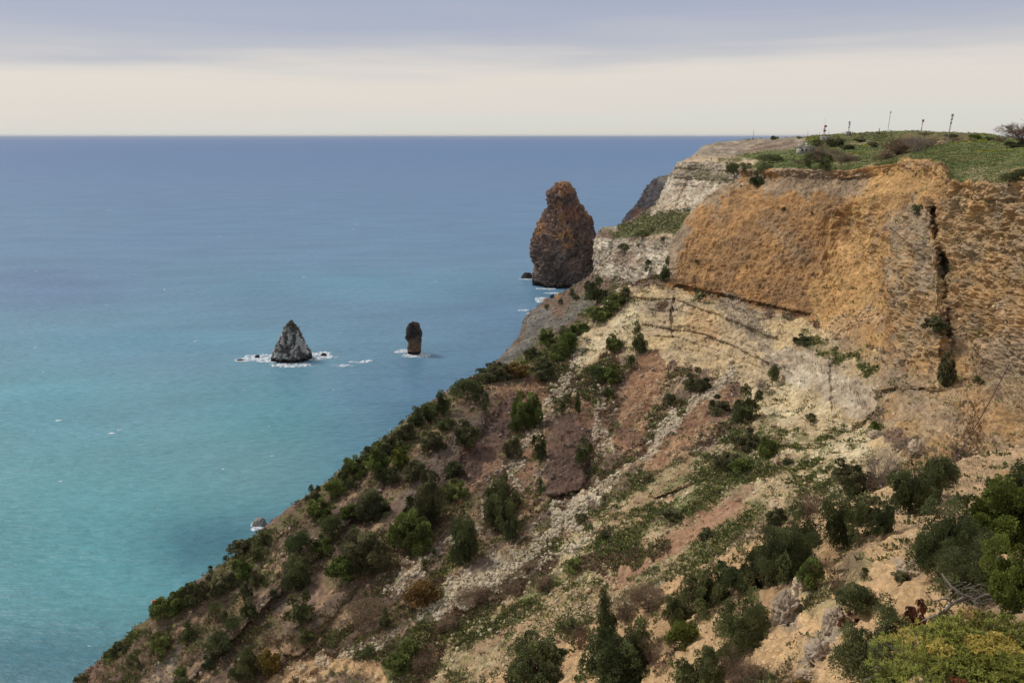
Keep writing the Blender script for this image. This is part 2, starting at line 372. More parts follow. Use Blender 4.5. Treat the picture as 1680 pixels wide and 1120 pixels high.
p1.line('white', [(1295,590),(1330,600),(1410,650)], 26, ragged=12, op=.8)
p1.line('wall', [(1390,560),(1440,600)], 16, ragged=14, op=.7)
p1.poly('brown', [(790,600),(900,600),(930,560),(940,640),(880,740),(860,860),(780,900),(600,1120),(100,1120),(480,800)])
ALL = [(940,560),(1100,600),(1280,700),(1330,850),(1000,1200),(80,1200),(400,900),(800,620)]
p1.streaks('soil', ALL, .52, .64, 1, .75); p1.streaks('mauve', ALL, .52, .62, 2, .6); p1.streaks('olive', ALL, .54, .64, 3, .6); p1.streaks('dry', ALL, .54, .64, 4, .6)
p1.line('red', [(1070,600),(1050,640),(1030,710)], 26, ragged=14)
p1.line('red', [(1190,650),(1130,700),(1070,750)], 20, ragged=14)
p1.line('red', [(1240,745),(1180,790),(1120,810)], 16, ragged=18, op=.8)
p1.line('yellow', [(1170,775),(1145,790)], 15, ragged=14, op=.8)
p1.streaks('soil', [(1080,590),(1240,640),(1220,800),(1060,800),(1000,740),(1000,650)], .5, .62, 11, .55, 40, 5)
p1.poly('maroon', [(900,682),(955,655),(982,720),(962,800),(905,812),(888,760)], ragged=8)
p1.line('red', [(945,660),(975,690),(985,730)], 12, ragged=8, op=.8)
p1.line('maroon', [(1020,700),(1060,715)], 16, ragged=10, op=.6)
p1.line('maroon', [(1080,792),(1125,778)], 12, ragged=10, op=.8)
p1.poly('red', [(800,640),(905,610),(890,700),(860,840),(800,860),(860,720),(790,700)], ragged=16, op=.7)
p1.poly('maroon', [(760,680),(850,640),(860,690),(800,790),(730,780),(700,750),(740,720)], ragged=18)
p1.line('mauve', [(770,690),(700,770),(660,830)], 20, ragged=20, op=.8)
p1.line('mauve', [(560,980),(420,1000),(270,1120)], 18, ragged=26, op=.55)
p1.line('slate', [(290,1060),(255,1120)], 7, ragged=10, op=.7)
for k in range(26):
    u0 = 200+k*27+random.uniform(-10, 10); v0 = 1130-k*14+random.uniform(-60, 60)
    p1.line(random.choice(['soil', 'mauve', 'pink', 'olive', 'dry', 'red']), [(u0, v0), (u0-50, v0+random.uniform(38, 60))], 6, ragged=16, op=.5)
p1.poly('mixed', [(1270,690),(1180,730),(1080,770),(1000,800),(930,870),(860,910),(760,990),(560,1200),(1000,1200),(1100,1000),(1180,900),(1230,850)], ragged=20)
MX = [(1270,690),(1080,770),(930,870),(760,990),(560,1200),(1000,1200),(1180,900),(1300,840),(1330,760)]
p1.streaks('soil', MX, .50, .60, 5, .6, 50, 4); p1.streaks('grass', MX, .5, .6, 6, .8); p1.streaks('pale', MX, .52, .6, 7, .7, 60, 5); p1.streaks('pink', MX, .55, .65, 8, .6)
p1.streaks('grass', [(1270,690),(1420,720),(1330,850),(1200,860),(1150,800)], .53, .6, 9, .7, 20, 6)
p1.line('grass', [(1160,810),(1080,850),(1000,900),(920,950),(850,1000)], 15, ragged=26, op=.85)
p1.line('grass', [(1250,720),(1190,770)], 13, ragged=22, op=.8)
p1.line('grass', [(1240,830),(1150,890)], 13, ragged=22, op=.7)
p1.line('pale', [(1180,825),(1240,800),(1290,790)], 12, ragged=14, op=.8)
p1.line('pink', [(1210,830),(1120,880),(1010,950)], 14, ragged=14, soft=6)
p1.line('red', [(1230,800),(1130,850)], 9, ragged=12, op=.6)
p1.line('soil', [(1000,960),(900,1030),(800,1120)], 30, ragged=30, op=.55)
p1.line('dry', [(900,925),(830,965),(750,1015)], 15, ragged=16)
p1.line('dry', [(715,1040),(680,1120)], 18, ragged=16)
p1.line('dry', [(1070,900),(960,930)], 13, ragged=22, op=.7)
p1.line('grass', [(700,1010),(650,1100)], 14, ragged=20, op=.8)
p1.line('yellow', [(450,1120),(540,1085),(620,1100)], 16, ragged=14)
p1.line('rubble', [(955,570),(905,650),(850,760),(800,845),(720,900),(640,965)], 7, ragged=22, op=.6)
p1.line('rubble', [(1200,615),(1110,680),(1060,740),(990,790),(930,845)], 7, ragged=16, op=.75)
p1.line('rubble', [(985,640),(972,700),(1000,745)], 6, ragged=14, op=.7)
p1.line('rubble', [(960,822),(900,870),(840,915),(770,960),(715,995)], 17, ragged=24, op=.9)
p1.line('rubble', [(960,880),(880,935),(800,975)], 6, ragged=14, op=.8)
p1.line('rubble', [(700,1010),(600,1060),(500,1100)], 6, ragged=22, op=.6)
p1.line('olive', [(940,548),(860,600),(800,612),(650,705),(500,832),(380,928),(250,1012),(180,1070)], 12, ragged=16, op=.75)
p1.line('olive', [(1310,555),(1420,600)], 6, ragged=16, op=.6)
# relief painted as real offsets, metres towards (-) or away from (+) the viewer
p1.dpoly(-5, [(1462,368),(1490,340),(1510,326),(1530,350),(1541,440),(1550,540),(1545,640),(1446,640),(1452,470)], 9)
p1.dpoly(-9, [(1470,400),(1515,365),(1530,460),(1535,560),(1475,580),(1460,480)], 24)
p1.dpoly(4.5, [(1445,600),(1560,600),(1560,680),(1435,680)], 36)
p1.dline(9.5, [(1530,345),(1543,410),(1552,480),(1560,560)], 7.5)
p1.dline(4, [(1395,390),(1410,500)], 62)
p1.dline(3.0, [(1110,472),(1200,492),(1325,520)], 8)
p1.dline(2.2, [(1107,485),(1101,520),(1104,552)], 3)
p1.dline(-2.5, [(1040,480),(1110,484),(1180,508),(1270,545)], 10)
p1.dpoly(-4.5, [(1291,580),(1335,592),(1400,636),(1432,676),(1400,700),(1340,700),(1290,655)], 4)
for q in range(6):
    p1.dline((.5, -.6)[q % 2], [(1065,512+13*q+random.uniform(-4,4)),(1110,514+13*q+random.uniform(-5,5)),(1160,524+14*q+random.uniform(-4,4)),(1235,556+13*q+random.uniform(-4,4)),(1285,590+9*q)][q % 3 and 1:], 4)
for q in range(4): p1.dline((1.0, -.8)[q % 2], [(1000-q*4,400+q*13),(1090,404+q*13)], 4)
p1.dline(2.2, [(1364,600),(1368,665)], 5)
p1.dline(1.6, [(1060,535),(1160,552),(1240,590),(1275,605)], 4)
p1.dpoly(-9, [(902,690),(955,665),(975,720),(958,790),(908,800),(893,755)], 14)
p1.dpoly(-8, [(1010,690),(1045,640),(1075,660),(1068,710),(1030,730)], 14)
p1.dline(-5, [(1075,795),(1130,775)], 20)
p1.dline(4, [(985,650),(995,740)], 14)
p1.dline(5, [(880,640),(860,760),(820,860)], 32)
p1.dline(-5, [(800,650),(720,760),(600,900),(480,1040)], 38)
p1.dline(2, [(700,700),(600,820),(480,960),(380,1080)], 30)
p1.dline(-4, [(620,780),(500,910),(380,1020),(280,1110)], 26)
p1.dline(-3, [(900,870),(760,980)], 26)
p1.dline(3, [(960,960),(760,1080)], 30)
cliff = sheet('hillside_terrain', P1, p1, rock_mat, dens=.95, hid_cols=(0, 1), hid_rows=(0, 18, 19))

# ------------------------------------------------------------------ far headland with benches
R2 = [
 [(1113,268,430),(1135,267,420),(1160,267,410),(1200,272,378),(1240,281,330),(1280,285,310)],
 [(1098,290,430),(1125,295,415),(1155,295,400),(1190,300,370),(1230,310,345),(1270,320,325)],
 [(1078,332,428),(1105,338,408),(1135,335,390),(1165,335,366),(1200,345,350),(1250,350,335)],
 [(1050,352,425),(1080,350,405),(1110,348,385),(1140,350,365),(1180,360,345),(1230,370,330)],
 [(1012,372,435),(1040,372,405),(1075,372,378),(1105,372,355),(1150,380,335),(1200,390,320)],
 [(987,378,432),(1010,387,400),(1050,390,370),(1090,388,345),(1130,395,325),(1180,400,310)],
 [(977,410,430),(1005,415,398),(1045,420,366),(1085,420,342),(1120,425,322),(1170,430,306)],
 [(975,446,428),(1000,452,397),(1035,460,366),(1075,455,340),(1115,460,320),(1165,460,304)],
 [(935,472,450),(975,480,400),(1015,490,360),(1060,500,330),(1110,510,310),(1160,520,295)],
 [(900,493,490),(940,500,410),(980,515,362),(1030,530,325),(1090,545,300),(1150,550,285)],
 [(870,512,460),(905,530,392),(950,545,345),(1000,560,310),(1060,575,290),(1120,580,275)],
 [(858,545,415),(885,562,370),(930,580,325),(980,600,295),(1040,610,275),(1100,620,262)],
 [(825,583,370),(860,600,335),(900,620,300),(950,640,275),(1010,650,260),(1070,660,250)],
 [(790,617,335),(820,640,305),(860,660,280),(910,680,260),(970,690,247),(1030,700,240)],
 [(745,655,300),(780,690,275),(820,710,260),(870,720,245),(930,730,235),(990,740,230)],
]
P2 = T(R2); cB, cA = [], []
for i in range(len(R2)):
    p = P2[i, 0]
    if i < 3: cB.append(p+[10, 25, -3]); cA.append(p+[25, 60, -30])
    elif i < 8: cB.append(p+[2, 14, -4]); q = p+[8, 45, 0]; q[2] = p[2]*.3; cA.append(q)
    else: cB.append(p+[-2, 8, -p[2]*.5]); q = p+[-4, 18, 0]; q[2] = -5; cA.append(q)
P2 = np.concatenate([np.array(cA)[:, None], np.array(cB)[:, None], P2], 1)
P2 = np.concatenate([(P2[0]+[2, 9, -3.0])[None], P2], 0)
p2 = Paint('brown')
p2.poly('white', [(1060,360),(1085,300),(1110,255),(1300,250),(1300,330),(1130,352)], ragged=8)
p2.poly('grey', [(1105,268),(1250,262),(1250,300),(1170,296),(1100,292)], ragged=9, op=.85)
p2.line('olive', [(1140,285),(1200,300)], 6, ragged=14, op=.5)
p2.line('tan', [(1118,335),(1075,345)], 7, ragged=8, op=.5)
p2.poly('grass', [(985,372),(1040,362),(1060,352),(1130,345),(1130,380),(1080,385),(1040,388),(1000,390)], ragged=5)
p2.line('tan', [(1060,388),(1095,384)], 4, ragged=3)
p2.line('grey', [(978,385),(975,376),(1005,374)], 5, ragged=3)
p2.poly('white', [(970,392),(1010,392),(1060,394),(1105,390),(1100,460),(1035,466),(975,452)], ragged=6)
p2.line('grey', [(1045,402),(1090,400)], 9, ragged=8, op=.7)
p2.line('red', [(1015,428),(1045,425)], 9, ragged=10, op=.5)
p2.poly('brown', [(970,455),(1035,466),(1100,462),(1100,520),(900,600),(780,640),(860,520),(930,470)], ragged=8)
p2.line('olive', [(1000,470),(930,520)], 10, ragged=20, op=.6)
p2.line('grey', [(1010,460),(1035,468)], 5, ragged=5, op=.6)
p2.poly('slate', [(862,520),(880,505),(905,505),(900,545),(870,575),(800,620),(820,580),(855,560)], ragged=6)
p2.line('slate', [(960,500),(915,530)], 10, ragged=10, op=.85)
p2.line('ochre', [(925,472),(915,482)], 5, ragged=4)
p2.line('olive', [(1030,480),(930,550),(840,610)], 9, ragged=10, op=.8)
p2.line('olive', [(900,545),(850,600)], 6, ragged=10, op=.6)
p2.dline(4, [(905,512),(880,550)], 7)
p2.dline(-5, [(955,505),(915,530)], 14)
p2.dline(4, [(1010,462),(1040,470)], 9)
for q in range(4): p2.dline((1.3, -1.0)[q % 2], [(1108,276+q*8),(1150,280+q*8),(1210,282+q*8)], 3.5)
p2.dline(3, [(1130,300),(1110,345)], 8)
far = sheet('far_headland_terrain', P2, p2, rock_mat, dens=1.3, hid_cols=(0, 1), hid_rows=(0,), amp=1.1, jit=.35)

# dark cape behind
P3 = T([[(1130,275,640),(1160,275,610),(1200,275,580)], [(1100,288,632),(1130,290,600),(1170,290,570)], [(1080,293,625),(1110,300,595),(1150,310,565)],
        [(1063,308,618),(1090,320,588),(1130,330,560)], [(1048,330,612),(1072,342,582),(1110,350,555)], [(1031,350,604),(1055,362,576),(1090,370,550)],
        [(1020,372,598),(1040,385,570),(1075,395,545)], [(1005,410,590),(1020,430,562),(1050,440,540)], [(985,452,582),(1000,470,555),(1020,480,530)], [(975,470,575),(990,485,550),(1010,495,525)]])
cB = P3[:, 0]+[2, 14, -14]; cA = P3[:, 0]+[4, 36, 0]; cA[:, 2] = -5
P3 = np.concatenate([cA[:, None], cB[:, None], P3], 1)
p3 = Paint('dark'); p3.line('rust', [(1044,352),(1058,348)], 7, ragged=3); p3.line('slate', [(1085,292),(1110,288)], 6, ragged=5)
p3.line('olive', [(1105,285),(1120,282)], 5)
cape = sheet('dark_headland_terrain', P3, p3, rock_mat, dens=1.3, hid_cols=(0, 1), amp=1.8, jit=.3)

# ------------------------------------------------------------------ plateau
RP = [
 [(1113,268,430),(1122,263,445),(1140,253,470),(1146,246,500),(1150,244,560)],
 [(1160,267,410),(1165,262,430),(1175,254,470),(1178,240,500),(1180,234.5,540)],
 [(1205,273,374),(1210,264,410),(1215,255,460),(1220,240,500),(1225,229.5,530)],
 [(1250,281,275),(1255,262,345),(1260,250,420),(1268,238,480),(1275,227.5,520)],
 [(1300,278,258),(1305,262,315),(1310,247,390),(1315,236,450),(1320,226,500)],
 [(1345,280,247),(1350,262,300),(1355,245,370),(1360,232,430),(1365,222,480)],
 [(1390,281,238),(1395,258,295),(1400,242,360),(1405,230,420),(1410,220,470)],
 [(1450,271,225),(1450,256,275),(1450,241,340),(1450,228,410),(1452,217.5,460)],
 [(1480,266,212),(1483,252,255),(1486,241,300),(1490,230,370),(1495,217.5,430)],
 [(1510,264,200),(1515,250,235),(1520,240,265),(1525,231,330),(1530,219.5,400)],
 [(1545,279,160),(1550,256,205),(1553,240,240),(1556,233,300),(1560,221,390)],
 [(1560,299,148),(1580,265,185),(1590,244,215),(1598,230,270),(1600,223,380)],
 [(1620,303,136),(1630,270,165),(1640,248,200),(1648,230,260),(1650,233,400)],
 [(1690,299,124),(1700,270,150),(1710,248,185),(1715,229,250),(1720,233,400)],
 [(1790,292,110),(1795,262,130),(1790,240,170),(1795,227,230),(1800,233,400)],
]
PP = np.moveaxis(T(RP), 0, 1)          # rows front to back
PP = np.concatenate([(PP[0]+[6.0, 5.0, -6.0])[None], (PP[0]+[1.6, 1.4, -1.0])[None], (PP[0]*.93+PP[1]*.07)[None], PP[1:], (PP[-1]+[20, 160, -22])[None]], 0)
left = PP[:, 0]+[-1.5, 8, -9]; right = PP[:, -1]+[60, -10, 1]
PP = np.concatenate([left[:, None], PP, right[:, None]], 1)
pp = Paint('field')
pp.poly('grey', [(1100,300),(1100,240),(1180,228),(1250,226),(1320,224),(1315,240),(1240,250),(1170,262)], ragged=5)
pp.poly('rust', [(1205,246),(1230,238),(1300,231),(1315,238),(1250,246),(1210,252)], ragged=5, op=.5)
pp.poly('field', [(1200,262),(1240,250),(1330,246),(1330,275),(1240,275)], ragged=4)
pp.poly('tan', [(1105,270),(1145,256),(1200,256),(1245,262),(1235,270),(1180,268)], ragged=3)
pp.line('olive', [(1180,261),(1215,262)], 2.5, ragged=3, op=.8)
pp.line('olive', [(1330,250),(1345,232),(1400,225),(1600,222)], 7, ragged=7, op=.8)
pp.line('dry', [(1370,262),(1400,258)], 7, ragged=7, op=.7)
pp.line('dry', [(1450,250),(1500,240)], 9, ragged=9, op=.7)
pp.line('mixed', [(1560,285),(1680,285)], 8, ragged=12, op=.6)
pp.line('dry', [(1480,225),(1590,226)], 4, ragged=6, op=.7)
pp.line('mixed', [(1350,270),(1440,262)], 5, ragged=8, op=.6)
pp.line('grass', [(1560,258),(1680,262)], 5, ragged=8, op=.6)
pp.line('bright', [(1665,280),(1690,290)], 9, ragged=8, op=.7)
pp.line('orange', [(1480,264),(1545,272)], 4, ragged=4, op=.9)
pp.line('tan', [(1395,236),(1420,232)], 2, ragged=3, op=.7)
plateau = sheet('plateau_field', PP, pp, turf_mat, dens=1.0, hid_rows=(0, 7), hid_cols=(0, 15), amp=.55, jit=.25)

# ------------------------------------------------------------------ near spur
R0 = [
 [(790,1125,74),(880,1078,71),(980,1032,68),(1100,965,66),(1220,903,64),(1330,852,63),(1440,808,70),(1545,768,88),(1615,745,103),(1690,735,105),(1800,730,93)],
 [(780,1180,66),(890,1130,62),(1000,1080,58),(1120,1020,54),(1240,960,51),(1350,905,50),(1460,855,50),(1550,815,60),(1620,800,67),(1700,800,65),(1800,800,54)],
 [(790,1260,56),(900,1200,53),(1020,1150,49),(1150,1090,44),(1270,1030,40),(1380,975,38),(1480,925,37),(1570,890,38),(1640,870,40),(1710,860,40),(1810,855,36)],
 [(820,1340,46),(930,1290,43),(1060,1230,38),(1180,1170,34),(1300,1110,30),(1410,1050,27.5),(1510,1000,26.5),(1590,960,26),(1660,930,26),(1730,910,26),(1820,900,26)],
 [(900,1450,36),(1000,1400,33),(1120,1330,29),(1230,1260,25),(1340,1190,21),(1450,1130,18.5),(1540,1080,17),(1610,1040,16.5),(1680,1010,16),(1750,980,16),(1830,960,16)],
 [(1000,1560,27),(1090,1510,24),(1210,1450,20),(1320,1380,17),(1420,1300,14),(1510,1230,11.5),(1590,1170,10),(1650,1130,9),(1710,1100,8.5),(1780,1070,8.5),(1850,1050,8.5)],
]
P0 = T(R0)
P0 = np.concatenate([(P0[0]+[-6, 22, -24])[None], (P0[0]+[-2, 8, -7.5])[None], P0, (P0[-1]+[-1, -7, 2.5])[None]], 0)
P0 = np.concatenate([(P0[:, 0]+[-26, 10, -26])[:, None], (P0[:, 0]+[-9, 3, -8])[:, None], P0], 1)
p0 = Paint('yellow')
p0.poly('soil', [(1480,900),(1440,820),(1560,745),(1760,700),(1760,840),(1580,860)], ragged=22)
p0.line('wall', [(1630,790),(1690,770),(1760,790)], 20, ragged=20)
p0.line('soil', [(1360,860),(1250,960),(1150,1040),(1000,1080)], 16, ragged=30, op=.7)
p0.line('grey', [(1285,985),(1290,1015)], 15, ragged=12)
p0.line('grey', [(1310,945),(1325,965)], 12, ragged=12)
p0.line('grey', [(1375,1015),(1350,1050),(1330,1080)], 14, ragged=14)
p0.line('grey', [(1500,935),(1480,930)], 9, ragged=8)
p0.line('mixed', [(1330,980),(1390,970),(1400,930)], 20, ragged=26, op=.7)
p0.line('brown', [(1480,840),(1380,940)], 8, ragged=16, op=.7)
p0.line('dry', [(1230,1120),(1330,1120)], 20, ragged=26, op=.6)
p0.line('dry', [(1000,1100),(1090,1060)], 16, ragged=20, op=.6)
p0.poly('brown', [(1480,1120),(1560,1030),(1700,900),(1760,900),(1760,1300),(1300,1300)], ragged=20, op=.6)
p0.dline(-1.1, [(1288,990),(1292,1010)], 16); p0.dline(-1.0, [(1372,1018),(1335,1080)], 16); p0.dline(-.8, [(1310,945),(1322,960)], 12)
p0.dline(1.2, [(1420,900),(1320,960),(1200,1060)], 30)
near = sheet('near_slope_terrain', P0, p0, near_mat, dens=.9, hid_rows=(0, 1, 7), hid_cols=(0, 1), amp=.75)

# ------------------------------------------------------------------ sea
def sea():
    us = np.linspace(-700, 1900, 200)
    vs_ = np.concatenate([[221.2, 221.5, 222, 222.6, 223.5], np.arange(225, 330, 5), np.arange(330, 700, 8), np.arange(700, 1500, 14)])
    V, U = np.meshgrid(vs_, us, indexing='ij')
    up = -(V-CV)/F; zc = up*CS-SN
    zc = np.minimum(zc, -1.1e-3); d = H/-zc
    G = W(U, V, d); G[..., 2] = 0
    # extend behind and beside the viewer with far rows
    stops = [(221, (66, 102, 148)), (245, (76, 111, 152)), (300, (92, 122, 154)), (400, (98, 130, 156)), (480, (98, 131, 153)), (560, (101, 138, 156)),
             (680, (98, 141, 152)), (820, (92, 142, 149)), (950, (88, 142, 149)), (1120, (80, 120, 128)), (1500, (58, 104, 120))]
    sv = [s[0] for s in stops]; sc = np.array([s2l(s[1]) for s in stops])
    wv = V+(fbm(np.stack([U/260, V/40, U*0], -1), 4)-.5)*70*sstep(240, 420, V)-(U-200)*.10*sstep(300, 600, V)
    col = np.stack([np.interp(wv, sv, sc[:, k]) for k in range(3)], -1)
    def blob(u, v, ru, rv, c, a):
        m = np.exp(-(((U-u)/ru)**2+((V-v)/rv)**2)*1.2)*a
        m = m*(.6+.8*fbm(np.stack([U/60, V/24, U*0+3], -1), 3)); m = np.clip(m, 0, 1)[..., None]
        col[:] = col*(1-m)+np.array(s2l(c))*m
    blob(760, 640, 230, 90, (78, 112, 140), .75); blob(640, 760, 150, 110, (66, 108, 132), .6); blob(350, 900, 130, 60, (58, 104, 120), .9)
    blob(480, 870, 110, 50, (56, 96, 116), .6); blob(640, 470, 330, 26, (94, 140, 160), .7); blob(230, 560, 260, 26, (92, 144, 162), .6)
    blob(820, 520, 90, 60, (84, 118, 146), .6); blob(60, 660, 150, 70, (94, 152, 166), .6); blob(160, 880, 130, 90, (86, 150, 158), .5); blob(420, 760, 110, 60, (104, 140, 142), .5)
    blob(430, 680, 120, 70, (80, 140, 148), .5); blob(90, 1080, 150, 40, (60, 108, 124), .6); blob(60, 470, 180, 40, (94, 116, 150), .6)
    R, C = U.shape
    m, n, l, b = mat_new('sea_water', .42, .13)
    at = n.new('ShaderNodeAttribute'); at.attribute_name = 'tint'
    geo = n.new('ShaderNodeNewGeometry')
    def noise(scale, vec, det=4, rgh=.55):
        mpn = n.new('ShaderNodeMapping'); mpn.inputs['Scale'].default_value = vec; mpn.inputs['Rotation'].default_value = (0, 0, math.radians(-14))
        l.new(geo.outputs['Position'], mpn.inputs[0]); t = n.new('ShaderNodeTexNoise'); t.inputs['Scale'].default_value = scale
        t.inputs['Detail'].default_value = det; t.inputs['Roughness'].default_value = rgh; l.new(mpn.outputs[0], t.inputs[0]); return t.outputs[0]
    def mrange(x, a, bb, c, d_):
        mr = n.new('ShaderNodeMapRange'); mr.inputs[1].default_value = a; mr.inputs[2].default_value = bb; mr.inputs[3].default_value = c; mr.inputs[4].default_value = d_
        l.new(x, mr.inputs[0]); return mr.outputs[0]
    big = noise(.012, (1, 2.2, 1)); sm = noise(.22, (1, 2.6, 1), 5, .6)
    v1 = n.new('ShaderNodeVectorMath'); v1.operation = 'SCALE'; l.new(at.outputs['Color'], v1.inputs[0]); l.new(mrange(big, .35, .65, .93, 1.08), v1.inputs[3])
    v2 = n.new('ShaderNodeVectorMath'); v2.operation = 'SCALE'; l.new(v1.outputs[0], v2.inputs[0]); l.new(mrange(sm, .3, .7, .84, 1.15), v2.inputs[3])
    # whitecaps: rare crests
    cap = noise(.055, (.55, 2.4, 1), 8, .68); cm = mrange(cap, .742, .765, 0, 1)
    mx = n.new('ShaderNodeMix'); mx.data_type = 'RGBA'; l.new(cm, mx.inputs[0]); l.new(v2.outputs[0], mx.inputs[6]); mx.inputs[7].default_value = (.62, .66, .68, 1)
    l.new(mx.outputs[2], b.inputs[0])
    prev = None
    for sc_, vec, dist in ((.05, (1, 2.4, 1), 1.8), (.22, (1, 2.2, 1), .6), (.8, (.8, 2.0, 1), .10)):
        t = noise(sc_, vec, 4, .6); bp = n.new('ShaderNodeBump'); bp.inputs['Distance'].default_value = dist; bp.inputs['Strength'].default_value = .8
        l.new(t, bp.inputs['Height'])
        if prev: l.new(prev, bp.inputs['Normal'])
        prev = bp.outputs[0]
    l.new(prev, b.inputs['Normal'])
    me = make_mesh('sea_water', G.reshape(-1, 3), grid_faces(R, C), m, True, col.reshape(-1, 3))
    o = link('sea_water', me); tag(o, kind='structure')
sea()
def seapt(u, v):
    up = -(v-CV)/F; return W(u, v, H/(SN-up*CS))

# ------------------------------------------------------------------ rocks standing in the sea
def stack_rock(name, prof, d, base_v, depthk, amp, colf, label, cat, seed, group=None, nr=190, nc=230, power=2.3):
    """prof: list (v, uleft, uright) of the outline; real cross-sections at the rock's own distance"""
    d = float(proj(seapt(prof[0][1], base_v))[2])+(prof[-1][2]-prof[-1][1])/2/F*d*depthk*.9
    zb = prof[-1]; q = zb[0]
    while W(840, q, d)[2] > -1.5 and q < 1100: q += 1
    prof = sorted(prof)+([(q, zb[1], zb[2])] if q > zb[0] else []); vv = np.array([p[0] for p in prof], float); ul = np.array([p[1] for p in prof]); ur = np.array([p[2] for p in prof])
    ts = np.linspace(0, 1, nr); v = vv[0]+(vv[-1]-vv[0])*ts**.9
    L, Rr = np.interp(v, vv, ul), np.interp(v, vv, ur)
    sh = np.sqrt(np.clip(ts/.02, 0, 1)); c = (L+Rr)/2; hw = (Rr-L)/2*sh
    # shift so that the middle of the rock stands at distance d
    ctr = W(c, v, d); rad = hw/F*d
    a = np.linspace(0, 2*math.pi, nc, endpoint=False)
    ca, sa = np.cos(a), np.sin(a); se = (np.abs(ca)**power+np.abs(sa)**power)**(-1/power)
    G = np.zeros((nr, nc, 3)); G[..., 0] = ctr[:, None, 0]+rad[:, None]*(ca*se)
    G[..., 1] = ctr[:, None, 1]*0+ctr[-1, 1]+rad[:, None]*(sa*se)*depthk; G[..., 2] = ctr[:, None, 2]
    # keep height consistent although the axis is upright
    k = G[..., 1].mean(1)/ctr[:, 1]; G[..., 2] = H+(ctr[:, 2]-H)[:, None]*k[:, None]; G[..., 0] *= k[:, None]
    Gw = np.concatenate([G, G[:, :1]], 1); N = -normals(Gw)[:, :nc]
    cen = G.mean(1, keepdims=True)
    if ((G-cen)*N).sum(-1).mean() < 0: N = -N
    s = rad.max(); Q = G+seed*13.1; D = 0
    for L_, A, rg in ((s*.9, .03, 0), (s*.42, .035, 1), (s*.2, .05, 1), (s*.1, .05, 1), (s*.05, .038, 1), (s*.025, .024, 1), (s*.012, .012, 0)):
        q = Q*[1, 1, .7]@ROT/L_; nn = vn(q); n1 = (.62-np.abs(2*nn-1)*2)*1.2 if rg else (nn-.5)*2
        D = D+A*s*n1*amp
    tp = np.minimum(1, rad/(s*.25))[:, None]
    G = G+N*(D*tp)[..., None]
    u_, v_, _ = proj(G); col = colf(u_, v_, G, D/s)
    f = grid_faces(nr, nc+1) ; f = (f//(nc+1))*nc+(f % (nc+1)) % nc
    cap = np.arange(nc)[None, ::-1]
    me = make_mesh(name, G.reshape(-1, 3), [f, cap], rock_sea, True, col.reshape(-1, 3))
    o = link(name, me); zput(G); tag(o, label, cat, group); return o
rock_sea = tint_mat('sea_rock', nscales=((.5, .2), (2.2, .25)), bump=((.9, .5), (3.0, .2)))
def mixc(a, b, m): return a*(1-m[..., None])+np.array(b)*m[..., None]
def c_big(u, v, G, D):
    n1, n2 = fbm(G/9., 4), fbm(G/3.+5, 4)
    c = np.array(s2l((146, 118, 102)))*np.ones(G.shape); c = mixc(c, s2l((116, 96, 86)), sstep(.42, .58, n1))
    w = np.array(s2l((164, 122, 80)))
    m = 0
    for (x, y, rx, ry) in ((915, 335, 9, 12), (922, 360, 14, 14), (928, 385, 22, 12), (930, 402, 12, 8), (965, 350, 9, 16), (885, 370, 10, 24), (958, 340, 6, 10), (926, 470, 14, 8)):
        m = np.maximum(m, np.exp(-(((u-x)/rx)**2+((v-y)/ry)**2)))
    c = mixc(c, w, sstep(.35, .8, m+(n2-.5)*1.5)*.7)
    m2 = np.exp(-(((u-924)/18)**2+((v-308)/14)**2)); c = mixc(c, s2l((168, 128, 96)), sstep(.3, .6, m2+(n2-.5))*.8)
    m3 = np.exp(-(((u-938)/16)**2+((v-352)/18)**2)); c = mixc(c, s2l((140, 98, 80)), sstep(.3, .7, m3+(n2-.5)*.9)*.8)
    m4 = np.exp(-(((u-915)/12)**2+((v-418)/20)**2)); c = mixc(c, s2l((136, 120, 112)), sstep(.45, .7, m4+(n2-.5)*1.4)*.6)
    c = mixc(c, s2l((90, 84, 80)), sstep(425, 462, v)*.7)
    c = mixc(c, s2l((34, 34, 36)), 1-sstep(1.5, 4.0, G[..., 2]+(n1-.5)*5))
    return c*(1+(n2-.5)[..., None]*.8)
stack_rock('sea_stack', [(296,921,929),(299,917,933),(304,913,936),(311,910,939),(314,905,941),(317,901,942),(327,900,945),(336,899,949),(338,899,953),(347,896,959),(360,888,967),(374,880,972),(392,874,978),(404,873,980),(415,873,980),(429,878,980),(445,878,982),(458,877,982),(472,876,984)],
           592, 472, .8, .95, c_big, 'tall reddish brown sea stack streaked with orange, its narrow top above the headland', 'sea stack', 1, nr=330, nc=330)
def c_cone(u, v, G, D):
    n1, n2 = fbm(G*[1, 1, .5]/3.2+9, 4), fbm(G/1.1+5, 4)
    c = np.array(s2l((202, 198, 192)))*np.ones(G.shape); c = mixc(c, s2l((98, 94, 92)), sstep(.47, .56, n1*.65+n2*.35+.05*sstep(485, 500, u)))  # grey gains towards the right, the shaded flank put into the tint
    c = mixc(c, s2l((96, 92, 78)), 1-sstep(533, 548, v+(n1-.5)*12))
    c = mixc(c, s2l((40, 40, 42)), 1-sstep(1.2, 2.6, G[..., 2]+(n1-.5)*3))
    return c*(1+(n2-.5)[..., None]*.9)
stack_rock('sea_stack', [(524,477,479),(529,473,483),(535,470,486),(545,466,491),(555,460,496),(565,457,501),(575,452,506),(585,449,509),(597,447,509)],
           383, 594, .85, 1.15, c_cone, 'pale grey cone shaped sea stack with white streaks and surf at both sides', 'sea stack', 2, nr=240, nc=240)
